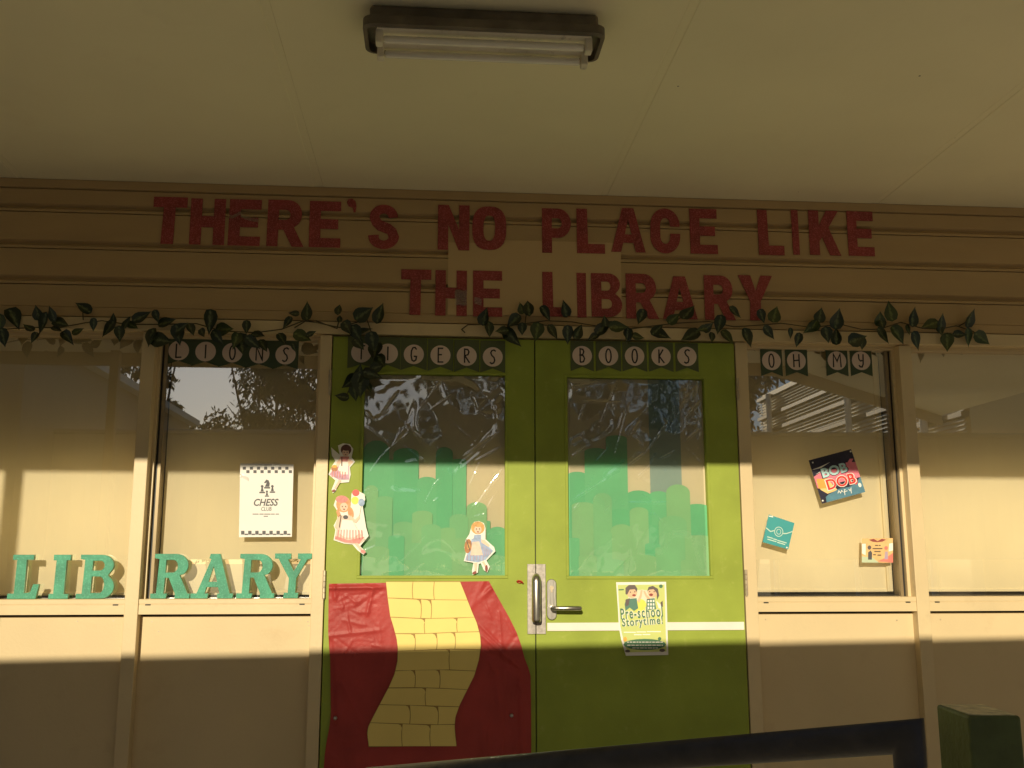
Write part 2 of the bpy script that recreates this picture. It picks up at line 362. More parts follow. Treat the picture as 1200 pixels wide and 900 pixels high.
box('verandah_post', -2.83, -2.765, -3.33, -3.265, 0, 2.739, M_fascia, bevel=.004)
tag(bpy.data.objects['verandah_post'], 'square post carrying the verandah roof edge left of the windows', 'post')

# ------------------------------------------------------------------ double doors
def door(name, x0, x1, gx0, gx1, gz0, gz1, label):
    """leaf with a glazed opening; gx/gz is the opening"""
    e = empty(name, ((x0+x1)/2, .01, 0), label, 'door')
    y0, y1 = .004, .044; zb, zt = .012, 2.100
    fr = flat([rectp(x0, x1, zb, zt), rectp(gx0, gx1, gz0, gz1)], y0, y1-y0, .0015)
    put('door_leaf', fr, M_door, e)
    bd = MB(); t = .012                               # glazing bead: a thin raised frame round the opening
    for (a, b, c, d) in ((gx0-t,gx1+t,gz1,gz1+t), (gx0-t,gx1+t,gz0-t,gz0), (gx0-t,gx0,gz0,gz1), (gx1,gx1+t,gz0,gz1)):
        bd.box(a, b, y0-.004, y0+.002, c, d)
    put('glazing_bead', bd.mesh('glazing_bead'), M_door, e, .0018)
    return e
DL = door('door', -.8335, -.0022, W(426,0)[0]*0-.700, W(592,560)[0], W(500,674.5)[1], W(500,438.5)[1], 'lime green left door leaf with red sheet and yellow paper road')
DR = door('door', .0022, .8515, W(666,560)[0], W(829,560)[0], W(750,675)[1], W(750,443)[1], 'lime green right door leaf with lever handle and white strip')
put('meeting_seal', MB().box(-.0016, .0016, .015, .04, .012, 2.1).mesh('seal'), M_black, DR)
def hinge(px, py0, py1, par):
    x, z1 = W(px, py0); _, z0 = W(px, py1); m = MB(); n = 5
    for i in range(n):
        a = z0+(z1-z0)*i/n; b = z0+(z1-z0)*(i+1)/n-.0018
        m.tube([(x,-.004,a),(x,-.004,b)], .0065, 10)
    m.tube([(x,-.004,z0-.005),(x,-.004,z0-.001)], .004, 8)
    put('hinge', m.mesh('hinge', False), M_hinge, par)
hinge(387.5, 433, 462, DL); hinge(380.5, 668, 701, DL); hinge(863.5, 443, 468, DR); hinge(873.5, 667, 697, DR)
# white strip on the right leaf, steel guard plates, pull handle, lever
z1, z0 = W(760, 729.3)[1], W(760, 738.8)[1]
put('kick_strip', MB().box(.045, .846, -.001, .003, z0, z1).mesh('strip'), M_white, DR, .0008)
pz1, pz0 = W(628, 661)[1], W(628, 743)[1]; pxl, pxr = W(618,700)[0], W(639.5,700)[0]
put('guard_plate', MB().box(pxl, -.0012, -.0025, .0035, pz0, pz1).mesh('plate'), M_galv, DL, .001)
put('guard_plate', MB().box(.0012, pxr, -.0025, .0035, pz0, pz1).mesh('plate'), M_galv, DR, .001)
hx = W(627.8, 700)[0]-.001; hz1, hz0 = W(628, 678)[1], W(628, 727)[1]
hd = MB(); hd.tube([(hx,-.036,hz0-.002),(hx,-.037,hz0+.006),(hx,-.037,hz1-.014),(hx,-.034,hz1-.002),(hx,-.022,hz1+.007),(hx,-.003,hz1+.010)], [.0175,.019,.0185,.018,.015,.0135], 18)
hd.tube([(hx,-.036,hz0+.02),(hx,-.002,hz0+.02)], .011, 12)
put('pull_handle', hd.mesh('pull_handle', True), M_steel, DL)
lx = W(646.3, 700)[0]; a1, a0 = W(646, 678.5)[1], W(646, 726.5)[1]; rr = .0195
oval = [(lx+rr*math.cos(R(t)), a1-rr+rr*math.sin(R(t))) for t in range(0, 181, 15)]+[(lx+rr*math.cos(R(t)), a0+rr+rr*math.sin(R(t))) for t in range(180, 361, 15)]
lp = plate('lever_plate', [oval], -.006, .010, M_steel, DR, .002)
kz = W(646, 690)[1]
put('lock_cylinder', MB().tube([(lx,-.0085,kz+.004),(lx,-.003,kz+.004)], .0085, 16).box(lx-.003, lx+.003, -.0082, -.004, kz-.014, kz+.002).mesh('lock'), M_hinge, DR)
lz = W(650, 712)[1]; lv = MB()
lv.tube([(lx,-.005,lz),(lx,-.045,lz),(lx+.012,-.054,lz),(lx+.06,-.056,lz),(lx+.108,-.055,lz-.0005),(lx+.112,-.054,lz-.0005)], [.0085,.0085,.0085,.0088,.009,.006], 14)
put('lever_handle', lv.mesh('lever_handle', True), M_steel, DR)
bm = MB(); sx, sz = W(609, 682); bm.tube([(sx-.012,.001,sz),(sx-.006,-.004,sz+.005),(sx+.004,-.006,sz+.004),(sx+.010,-.004,sz-.001),(sx+.014,.001,sz-.008)], .003, 8, .4)
bm.tube([(sx-.010,.0,sz-.001),(sx,-.003,sz-.004),(sx+.008,.0,sz-.003)], .002, 8, .4)
tag(put('ribbon_scrap', bm.mesh('ribbon_scrap', True), mat('red ribbon', (.45,.03,.02), .5), None), 'scrap of red ribbon stuck on left door by the steel plate', 'ribbon')

# ------------------------------------------------------------------ paper city behind film in the door windows
CY = .031
def tower(x0, x1, yt, k, layer, par, ybot, arch=.5):
    """one paper strip with a rounded top; k picks the paper, layer sets how far forward it is glued"""
    y = CY-.0034*layer+random.uniform(-.0005, .0005)
    a, zt = W(x0, yt); b = W(x1, yt)[0]; zb = W(x0, ybot)[1]-.004; wd = b-a; h = wd*.5*arch; pts = [(a,zb),(b,zb),(b,zt-h)]
    for t in range(12, 180, 14):
        pts.append(((a+b)/2+wd/2*math.cos(R(t)), zt-h+h*math.sin(R(t))))
    pts.append((a, zt-h))
    put('paper_tower', flat([pts], y, .0008), M_tow[k], par)
CL = empty('paper_city', (-.41, CY, .93), 'green paper tower skyline filling the left door window', 'collage', 'paper skylines in the door windows')
for t in [(426,456,515,1,1,.8),(455,462,538,1,1,.1),(461,491,524,0,1.1,.5),(489,512,558,1,1.3,.5),(511,531,523,0,1.2,.8),(531,547,537,1,1.1,.15),(547,571,588,2,2,.6),(569,575,610,0,1.6,.2),(574,593,617,1,1.5,.5),
          (427,443,568,2,2.2,.9),(441,460,581,3,2.1,.3),(461,485,611,3,2.4,.4),(483,507,598,2,2.6,.4),(494,517,614,3,3.2,.5),(516,534,618,2,3.,.3),(527,549,602,3,2.7,.5),(455,474,627,0,3.3,.3),(474,498,636,3,3.6,.3),
          (427,456,640,2,3.5,.3),(497,530,645,3,3.8,.3),(529,560,630,2,3.4,.3),(559,593,650,3,3.7,.2)]:
    tower(t[0], t[1], t[2], t[3], t[4], CL, 675, t[5])
CR = empty('paper_city', (.42, CY, .93), 'green paper tower skyline filling the right door window', 'collage', 'paper skylines in the door windows')
for t in [(666,689,552,0,1,.4),(686,713,524,1,1.1,.35),(711,736,509,1,1.3,.3),(734,765,574,0,1.2,.5),(763,784,575,1,1.1,.4),(782,810,567,2,1.8,.7),(807,831,590,0,1.4,.25),
          (671,698,588,2,2,.3),(696,718,577,3,2.2,.8),(716,741,596,0,1.6,.2),(739,761,594,2,2.5,.5),(760,783,615,0,1.7,.2),(717,742,614,2,2.8,.6),(697,718,621,3,3.,.4),(729,757,626,2,3.2,.5),(757,775,636,0,3.3,.3),
          (773,806,604,3,2.6,.5),(804,832,627,2,2.9,.1),(667,680,630,1,2.4,.2),(679,700,650,2,3.5,.2),(700,732,655,3,3.6,.2),(733,770,650,2,3.6,.2),(769,800,640,3,3.5,.2),(799,831,655,2,3.7,.2)]:
    tower(t[0], t[1], t[2], t[3], t[4], CR, 675, t[5])
def backing(name, px0, px1, py0, py1, m, label, y=.036):
    a, z1 = W(px0, py0); b, z0 = W(px1, py1); mb = MB(); n = 14; k = 10
    for j in range(k+1):
        for i in range(n+1):
            x = a+(b-a)*i/n; z = z0+(z1-z0)*j/k
            mb.v.append((x, y+.0004*noise.noise(Vector((x*9, z*5, 3))), z))
    for j in range(k):
        for i in range(n): mb.f.append((j*(n+1)+i, j*(n+1)+i+1, (j+1)*(n+1)+i+1, (j+1)*(n+1)+i))
    tag(put(name, mb.mesh(name, True), m), label, 'paper')
backing('backing_sheet', 424, 594, 435, 678, M_back, 'beige paper sheet behind the skyline in the left door window')
backing('backing_sheet', 663, 776, 440, 678, M_back, 'wide beige paper sheet in the left part of the right door window')
backing('backing_sheet', 761, 805, 440, 678, M_paintrefl, 'grey green strip standing in for a glass reflection in the right door window', .0350)  # reflection on the glass put into the colour of a flat strip
backing('backing_sheet', 790, 834, 440, 678, M_back, 'narrow beige paper strip at the right side of the right door window')

def film(px0, px1, py0, py1, label, seed, long_, y=.012):
    """clear cellophane: facets and long creases as real relief"""
    a, z1 = W(px0, py0); b, z0 = W(px1, py1); n, k = 130, 170; rnd = random.Random(seed)
    # flat facets: random planes per cell
    cells = [(rnd.uniform(a-.02, b+.02), rnd.uniform(z0, z1), rnd.gauss(0, .024), rnd.gauss(0, .024), rnd.uniform(-.0004, .0004)) for _ in range(30)]
    cre = [(rnd.uniform(a, b), rnd.uniform(z0, z1), rnd.choice([rnd.gauss(1.2,.35), rnd.gauss(.9,.25), rnd.uniform(0,3.14)]), rnd.uniform(.03,.11), rnd.uniform(.0014,.0036), rnd.uniform(.0016,.0032)) for _ in range(24)]
    for (q0, q1, am) in long_:
        xa, za = W(*q0, y); xb, zb = W(*q1, y)
        cre.append(((xa+xb)/2, (za+zb)/2, math.atan2(zb-za, xb-xa), math.hypot(xb-xa, zb-za)/2, am, .0034))
    mb = MB()
    for j in range(k+1):
        for i in range(n+1):
            x = a+(b-a)*i/n; z = z0+(z1-z0)*j/k
            sw, sv = 0, 0
            for (cx, cz, gx, gz, o) in cells:
                d2 = (x-cx)**2+((z-cz)*.8)**2; wt = (1e-3/(d2+1e-5))**4
                sw += wt; sv += wt*(gx*(x-cx)+gz*(z-cz)+o)
            h = sv/sw
            for (cx, cz, an, ln, am, wd) in cre:
                dx, dz = x-cx, z-cz; u = dx*math.cos(an)+dz*math.sin(an); v = -dx*math.sin(an)+dz*math.cos(an)
                if abs(u) < ln: h -= am*max(0, 1-abs(v)/wd)*(1-(u/ln)**2)
            h += .0003*noise.noise(Vector((x*30, z*30, seed)))+.0009*noise.noise(Vector((x*5, z*5, seed)))
            ed = min(x-a, b-x, z-z0, z1-z); h *= min(1, ed/.02+.15)
            lo = min(1, max(.45, (z-(z0+.18))/.12))       # pressed flat against the paper lower down
            mb.v.append((x, y+max(-.010, min(.0035, h*(.35+.65*lo))), z))
    for j in range(k):
        for i in range(n): mb.f.append((j*(n+1)+i, j*(n+1)+i+1, (j+1)*(n+1)+i+1, (j+1)*(n+1)+i))
    tag(put('cellophane_sheet', mb.mesh('cellophane_sheet', True), M_cello), label, 'plastic film')
film(427, 591.5, 438.5, 674.5, 'wrinkled clear cellophane over the left door window', 5, [((550,604),(592,546),.004), ((562,612),(588,566),.0034), ((547,578),(563,540),.0038), ((531,543),(590,504),.0042), ((466,541),(469,498),.0036), ((538,545),(575,512),.0036), ((556,541),(590,523),.003), ((462,472),(470,500),.003), ((585,480),(581,520),.0036), ((548,608),(572,602),.003), ((428,480),(441,497),.003), ((440,660),(456,640),.0028), ((470,520),(500,545),.0028), ((505,590),(515,583),.0024)])
film(666.5, 829.5, 443, 675, 'wrinkled clear cellophane over the right door window', 9, [((733,548),(757,530),.0038), ((744,562),(762,546),.0036), ((791,575),(790,500),.0034), ((815,536),(820,505),.0036), ((718,545),(738,470),.0034), ((724,505),(732,478),.0036), ((738,512),(751,492),.0034), ((812,470),(818,447),.0036), ((668,470),(730,472),.0026), ((668,536),(690,522),.0034), ((770,540),(792,528),.0034), ((740,510),(758,528),.003), ((800,520),(826,498),.003), ((720,590),(790,589),.0026), ((765,645),(782,612),.0024), ((680,590),(668,600),.003)])

# ------------------------------------------------------------------ fluorescent light
zc = 2.74
fx0, fx1, fy0, fy1 = -.632, .058, -1.445, -1.275
fl = empty('fluorescent_light', ((fx0+fx1)/2, -1.36, zc), 'grimy batten light with two bare tubes on the soffit', 'ceiling light')
hm = MB().box(fx0+.018, fx1-.018, fy0+.02, fy1-.02, 2.695, zc-.0005).mesh('housing')
put('housing', hm, M_housing, fl, .012, 3)
def rrect(x0, x1, y0, y1, r, n=5):
    o = []
    for cx, cy, a0 in ((x1-r,y1-r,0),(x0+r,y1-r,90),(x0+r,y0+r,180),(x1-r,y0+r,270)):
        for i in range(n+1): o.append((cx+r*math.cos(R(a0+90*i/n)), cy+r*math.sin(R(a0+90*i/n))))
    return o
rim = MB(); o1, o2, o3 = rrect(fx0,fx1,fy0,fy1,.03), rrect(fx0+.012,fx1-.012,fy0+.012,fy1-.012,.022), rrect(fx0+.012,fx1-.012,fy0+.012,fy1-.012,.022)
n = len(o1)
rings = [[(x,y,2.694) for x,y in o1], [(x,y,2.668) for x,y in o1], [(x,y,2.664) for x,y in o2], [(x,y,2.690) for x,y in o3]]
for rg in rings: rim.v += rg
for i in range(3):
    for j in range(n): rim.f.append((i*n+j, i*n+(j+1) % n, (i+1)*n+(j+1) % n, (i+1)*n+j))
rim.f.append(tuple(range(n))); rim.f.append(tuple(range(3*n, 4*n))[::-1])
put('gasket_rim', rim.mesh('rim'), M_housing, fl)
put('reflector_tray', MB().prof_x([(fy0+.026,2.690),(fy0+.022,2.668),(fy0+.045,2.664),(-1.385,2.676),(-1.335,2.676),(fy1-.045,2.664),(fy1-.022,2.668),(fy1-.026,2.690)], fx0+.04, fx1-.04).mesh('tray'), M_tray, fl)
for y in (-1.400, -1.318):
    put('fluorescent_tube', MB().tube([(fx0+.058,y,2.645),(fx0+.064,y,2.645),(fx1-.064,y,2.645),(fx1-.058,y,2.645)], [.008,.011,.011,.008], 16).mesh('tube', True), M_tubeglass, fl)
    for x in (fx0+.046, fx1-.046):
        put('lamp_holder', MB().box(x-.010, x+.010, y-.016, y+.016, 2.628, 2.672).mesh('holder'), M_tray, fl, .004)

# ------------------------------------------------------------------ cut-out headline letters
def arc(cx, cz, rx, rz, a0, a1, n=10): return [(cx+rx*math.cos(R(a0+(a1-a0)*i/n)), cz+rz*math.sin(R(a0+(a1-a0)*i/n))) for i in range(n+1)]
s, tb = .36, .215      # stem and bar thickness of the block letters on a 1 x 1 box
def oval(cx, cz, rx, rz, n=28, p=2.6):
    o = []
    for i in range(n):
        t = 2*math.pi*i/n; c, q = math.cos(t), math.sin(t)
        o.append((cx+rx*math.copysign(abs(c)**(2/p), c), cz+rz*math.copysign(abs(q)**(2/p), q)))
    return o
BLOCK = {
 'T': [[(0,1),(0,.78),(.31,.78),(.28,0),(.65,0),(.66,.78),(1,.78),(1,1)]],
 'H': [[(0,1),(0,0),(.33,0),(.33,.38),(.67,.38),(.67,0),(1,0),(1,1),(.67,1),(.67,.62),(.33,.62),(.33,1)]],
 'E': [[(0,1),(0,0),(1,0),(1,.2),(.36,.2),(.36,.40),(.92,.40),(.92,.61),(.36,.61),(.36,.79),(1,.79),(1,1)]],
 'R': [[(0,1),(0,0),(.32,0),(.32,.36),(.46,.36),(.72,0),(1.06,0),(.76,.42)]+arc(.58,.69,.40,.31,-42,90,10)+[(.3,1)], [(.32,.79),(.32,.57),(.5,.57)]+arc(.52,.68,.13,.11,-80,80,6)+[(.5,.79)]],
 'S': [[(.0,.30),(.34,.32)]+arc(.5,.27,.16,.08,170,360,8)+[(.62,.34),(.30,.42),(.12,.54),(.03,.68)]+arc(.49,.72,.46,.28,170,0,12)+[(.64,.70)]+arc(.49,.72,.15,.08,0,180,7)+[(.42,.64),(.72,.56),(.90,.46),(.98,.32)]+arc(.5,.29,.5,.29,0,-175,14)],
 'N': [[(0,1),(0,0),(.33,0),(.33,.56),(.66,0),(1,0),(1,1),(.67,1),(.67,.45),(.34,1)]],
 'O': [oval(.5,.5,.5,.5), oval(.5,.5,.17,.29)],
 'P': [[(0,1),(0,0),(.34,0),(.34,.34),(.52,.34)]+arc(.55,.67,.45,.33,-90,90,12)+[(.3,1)], [(.34,.78),(.34,.55),(.52,.55)]+arc(.54,.665,.14,.115,-80,80,6)+[(.5,.78)]],
 'L': [[(0,1),(0,0),(1,0),(1,.21),(.40,.21),(.38,1)]],
 'A': [[(.34,1),(0,0),(.29,0),(.36,.21),(.66,.21),(.73,0),(1.02,0),(.68,1)], [(.41,.40),(.51,.74),(.61,.40)]],
 'C': [[(.97,.60),(.97,.66)]+arc(.5,.63,.47,.37,5,175,14)+[(.02,.4)]+arc(.5,.37,.48,.37,180,355,14)+[(.98,.44),(.66,.44),(.66,.36)]+arc(.5,.36,.155,.15,-5,-175,8)+[(.34,.62)]+arc(.5,.64,.155,.15,180,5,8)+[(.66,.60)]],
 'I': [[(0,1),(.06,0),(1,0),(.98,1)]],
 'K': [[(0,1),(0,0),(.33,0),(.33,.30),(.42,.40),(.66,0),(1.02,-.01),(.64,.62),(.98,1),(.58,1),(.33,.66),(.33,1)]],
 'B': [[(0,1),(0,0),(.55,0)]+arc(.58,.28,.42,.28,-90,52,10)+[(.78,.53)]+arc(.56,.75,.38,.25,-35,90,10), [(.33,.81),(.33,.60),(.5,.60)]+arc(.52,.705,.11,.105,-80,80,6)+[(.5,.81)], [(.33,.41),(.33,.19),(.52,.19)]+arc(.54,.30,.13,.11,-80,80,6)+[(.52,.41)]],
 'Y': [[(0,1),(.33,.42),(.31,0),(.63,0),(.64,.42),(1,1),(.66,1),(.5,.66),(.36,1)]],
 "'": [[(.0,.75),(.15,.98),(.55,1.04),(.92,.85),(1.02,.45),(.92,0),(.72,.0),(.66,.34),(.2,.46)]],
}
heads = [("THERE'S", [('T',180,217.5,231,286),('H',224,263,233,287),('E',269,305,234,288),('R',314,354,234.5,289),('E',363,399,236,290),("'",406,418,233.5,249),('S',432,468,240,292)]),
         ('NO', [('N',513,550.5,240.5,293),('O',553,594,242,293)]),
         ('PLACE', [('P',634.5,670,244.5,296.5),('L',675,709.5,245,297),('A',715,756.5,244,295.5),('C',760,799,244.5,297),('E',807,842,245,297.5)]),
         ('LIKE', [('L',886.5,920,246.5,299),('I',926,938,246.5,298.5),('K',946,986,247,299),('E',991,1026,248,300)]),
         ('THE', [('T',470,505.5,316,369),('H',510,547.5,317,370),('E',554,589,317.5,371)]),
         ('LIBRARY', [('L',635,668,319,371),('I',675,688,320,372),('B',692,730,320.5,371.5),('R',732.5,771,321,373.5),('A',775,817.5,324,374),('R',824,861,323,375),('Y',864,907.5,323,375.5)])]
order = ['first','second','third','fourth','fifth','sixth','last']
for wd, ls in heads:
    used = {}
    for i, (ch, a, b, t, u) in enumerate(ls):
        a, b = a+.5, b-.6; x0 = W(a, t, -.012)[0]; x1 = W(b, u, -.012)[0]; z1 = W((a+b)/2, t, -.012)[1]; z0 = W((a+b)/2, u, -.012)[1]
        tilt = random.uniform(-.012, .012)
        pl = [[(x0+(p+tilt*(q-.5))*(x1-x0), z0+q*(z1-z0)) for p, q in poly] for poly in BLOCK[ch]]
        nm = 'cutout_apostrophe' if ch == "'" else 'cutout_letter'
        o = plate(nm, pl, -.0138, .0022, M_red)
        k = [c for c, *_ in ls].count(ch); used[ch] = used.get(ch, 0)+1
        wh = ('red glitter apostrophe in the word '+wd) if ch == "'" else ('red glitter letter '+ch+(' ' if k == 1 else (', first one ' if used[ch] == 1 else ', second one '))+'in the word '+wd+' on the weatherboards')
        tag(o, wh, 'letter', 'red headline letters on the weatherboards')
for (a, b, t, u, lb) in ((525.5,592,284,370,'leftmost cream card behind the words NO and THE'), (591,661,281.5,371,'middle cream card behind the gap between THE and LIBRARY'), (657,729,283,371.5,'rightmost cream card behind the letters LIB of the lower headline')):
    x0, z1 = W(a, t, -.01); x1, z0 = W(b, u, -.01); yy = -.0108 if a != 591 else -.0113
    tag(plate('backing_card', [rectp(x0, x1, z0, z1)], yy, .0008, M_card), lb, 'card')
# a few strips of clear tape, one crumpled over an E
def tape(pts, wpx, label):
    mb = MB(); n = len(pts)
    for i, (a, b) in enumerate(pts):
        x, z = W(a, b, -.013); x2, z2 = W(a, b+wpx, -.013); d = .003*random.random()
        mb.v += [(x,-.0165-d,z),(x2,-.0165-.003*random.random(),z2)]
    for i in range(n-1): mb.f.append((2*i,2*i+1,2*i+3,2*i+2))
    tag(put('clear_tape', mb.mesh('clear_tape'), M_tape), label, 'tape')
tape([(268,252),(273,252.5),(279,249.5),(282,248),(286,253),(294,255.5),(303,257)], 4, "crumpled clear tape across the first E of THERE'S")
tape([(533,340),(538,339.5),(543,341),(547,340)], 18, 'strip of shiny clear tape over the H of THE')
tape([(556,348),(560,349),(564,350.5)], 8, 'small piece of clear tape on the E of THE')

# ------------------------------------------------------------------ bunting
ST = {  # skinny hand-drawn capitals as strokes on a 1 x 1 box
 'L': [[(.3,1),(.3,0),(.75,.02)]], 'I': [[(.5,1),(.5,0)]], 'O': [[(.5+.22*math.cos(R(t)), .5+.5*math.sin(R(t))) for t in range(0, 361, 20)]],
 'N': [[(.25,0),(.25,1),(.72,.1),(.76,.05),(.76,1)]], 'S': [[(.75,.9),(.6,1),(.42,.95),(.33,.8),(.42,.6),(.6,.45),(.66,.25),(.58,.06),(.4,.0),(.25,.1)]],
 'T': [[(.2,1),(.8,1)],[(.5,1),(.5,0)]], 'G': [[(.72,.85),(.6,1),(.42,.98),(.3,.75),(.28,.4),(.36,.08),(.52,0),(.68,.1),(.72,.35),(.5,.36)]],
 'E': [[(.72,1),(.32,1),(.32,0),(.74,.0)],[(.32,.52),(.62,.54)]], 'R': [[(.32,0),(.32,1),(.58,.97),(.68,.8),(.6,.6),(.34,.52),(.74,0)]],
 'B': [[(.33,0),(.33,1),(.56,.96),(.64,.8),(.56,.6),(.36,.54),(.6,.48),(.7,.28),(.6,.05),(.33,0)]], 'K': [[(.32,1),(.32,0)],[(.68,1),(.34,.5),(.76,0)]],
 'H': [[(.26,1),(.26,0)],[(.74,1),(.74,0)],[(.26,.5),(.74,.54)]], 'M': [[(.16,0),(.2,1),(.5,.45),(.8,1),(.84,0)]], 'Y': [[(.28,1),(.3,.62),(.42,.48),(.6,.52)],[(.7,1),(.66,.25),(.55,.02),(.38,.03),(.28,.16)]]}
def bunting(word, boxes, ytop, ybot, disc_dy, y, label, m):
    x, z = W(boxes[0][0], ytop[0], y)
    e = empty('bunting', (x, y, z), label, 'bunting', 'strings of letter pennants above doors and windows')
    for i, (ch, (a, b)) in enumerate(zip(word, boxes)):
        f = i/max(1, len(word)-1); t = ytop[0]+(ytop[1]-ytop[0])*f; u = ybot[0]+(ybot[1]-ybot[0])*f
        x0, z1 = W(a, t, y); x1, z0 = W(b, u, y); xm = (x0+x1)/2; yy = y+random.uniform(-.0006,.0006)
        p = plate('pennant', [[(x0,z1),(x0,z0),(xm,z0+.018),(x1,z0),(x1,z1)]], yy, .0007, m, e)
        cz = W(a, u-disc_dy, y)[1]; r = .0415
        plate('disc', [ell(xm, cz, r, r, 28)], yy-.0008, .0005, M_disc, p)
        lt = MB()
        for st in ST[ch]:
            lt.tube([(xm+(q-.5)*.050, yy-.0012, cz-.029+s_*.058) for q, s_ in st], .0030, 6, .25)
        put('letter', lt.mesh('letter', True), M_ink, p)
GP = GY-.0025
bunting('LIONS', [(194.5,224.5),(226,256),(257.5,287.5),(289,319),(320.5,349)], (393,396), (428,433), 17.5, GP, 'green letter pennants spelling LIONS on the chess window', M_pen)
bunting('TIGERS', [(408,439),(440,469),(470,500),(501.5,531),(532.5,561.5),(563,592)], (394,399), (432,437), 19, .0005, 'green letter pennants spelling TIGERS on the left door', M_pen2)
bunting('BOOKS', [(668.5,696),(698,728),(729,758.5),(760,789.5),(791,819)], (399,402), (435,436), 18.5, .0005, 'green letter pennants spelling BOOKS on the right door', M_pen2)
bunting('OH', [(890.5,917.5),(919.5,947)], (406,406.5), (441,441), 18.5, GP, 'two green pennants spelling OH above the small book prints', M_pen)
bunting('MY', [(967,994.5),(995.5,1023)], (406,406.5), (441,441), 18.5, GP, 'two green pennants spelling MY beside the pennants OH', M_pen)

# ------------------------------------------------------------------ leaf garlands
def leaf_mesh(kind):
    rows = [(-.12,.0),(-.02,.30),(.15,.42),(.35,.40),(.55,.30),(.75,.17),(.9,.07),(1.05,.0)]
    mb = MB(); cup = (.12,.30,.5)[kind]; bend = (.15,.4,-.3)[kind]
    for y, hw in rows:
        zb = bend*y*y*.5
        for k in (-1,-.55,0,.55,1):
            mb.v.append((hw*k*(1-.25*cup*abs(k)), y-(.10*abs(k) if y < .1 else 0), zb+cup*hw*abs(k)**1.3-.02*(k == 0)))
    for i in range(len(rows)-1):
        for k in range(4): mb.f.append((i*5+k, i*5+k+1, (i+1)*5+k+1, (i+1)*5+k))
    me = mb.mesh('leaf', True)
    at = me.attributes.new('midrib', 'FLOAT', 'POINT')
    for i in range(len(me.vertices)): at.data[i].value = (1.0, .35, 0.0)[abs(i % 5-2)]
    return me
def leaf_mat(name, c, vein):
    m = mat(name, c, .28, .35, 40, .15, 60, spec=.6); n = m.node_tree; N = n.nodes.new; L = n.links.new; b = n.nodes['Principled BSDF']
    at = N('ShaderNodeAttribute'); at.attribute_name = 'midrib'
    tc = N('ShaderNodeTexCoord'); t = N('ShaderNodeTexNoise'); t.inputs['Scale'].default_value = 5; L(tc.outputs['Object'], t.inputs['Vector'])
    ml = N('ShaderNodeMath'); ml.operation = 'MULTIPLY'; L(at.outputs['Fac'], ml.inputs[0]); L(t.outputs[0], ml.inputs[1])
    r = N('ShaderNodeValToRGB'); r.color_ramp.elements[0].position = .30; r.color_ramp.elements[1].position = .5; L(ml.outputs[0], r.inputs[0])
    mx = N('ShaderNodeMix'); mx.data_type = 'RGBA'; L(r.outputs[0], mx.inputs['Factor']); L(b.inputs['Base Color'].links[0].from_socket, mx.inputs[6]); mx.inputs[7].default_value = (*vein, 1)
    L(mx.outputs[2], b.inputs['Base Color']); return m
LM = [leaf_mat('garland leaf dark', (.012,.026,.009), (.12,.15,.06)), leaf_mat('garland leaf mid', (.032,.056,.012), (.14,.18,.05))]
M_vine = mat('vine stem', (.075,.06,.025), .6, .2, 20)
leaf_me = []
for c in range(2):
    for k in range(3):
        me = leaf_mesh(k); me.materials.append(LM[c]); leaf_me.append(me)
def garland(name, vine_runs, leaves, label, bright):
    x, z = W(*vine_runs[0][0], -.03)
    e = empty(name, (x, -.02, z), label, 'garland', 'artificial leaf garlands under the headline'); rnd = random.Random(len(leaves))
    vb = MB()
    for run in vine_runs:
        pts = []
        for i, (a, b) in enumerate(run):
            xx, zz = W(a, b, -.025); pts.append((xx, -.022-.008*rnd.random(), zz))
        vb.tube(pts, .0024, 6)
    put('vine', vb.mesh('vine', True), M_vine, e)
    for (px, py, sz, an) in leaves:
        yl = -.030-rnd.random()*.035
        x, z = W(px, py, yl); L_ = sz*PX*rnd.uniform(.84, 1.02)
        me = leaf_me[(3 if rnd.random() < bright else 0)+rnd.choice((0,0,1,2))]
        o = bpy.data.objects.new('leaf', me); C.objects.link(o); o.parent = e
        wid = rnd.uniform(.85, 1.15)
        # leaf axis (local y) points to the tip in the picture plane, face towards the viewer with a random tip and roll
        axis = Vector((math.cos(R(an)), rnd.uniform(-.35, .35), math.sin(R(an)))).normalized()
        nrm = Vector((rnd.uniform(-.5,.5), -1, rnd.uniform(-.2,.65))); nrm = (nrm-axis*nrm.dot(axis)).normalized()
        side = axis.cross(nrm)
        M3 = Matrix((side*L_*wid, axis*L_, nrm*L_)).transposed().to_4x4()
        o.matrix_parent_inverse = Matrix.Translation(e.location).inverted()
        o.matrix_basis = Matrix.Translation(Vector((x, yl, z))-axis*L_*.45) @ M3
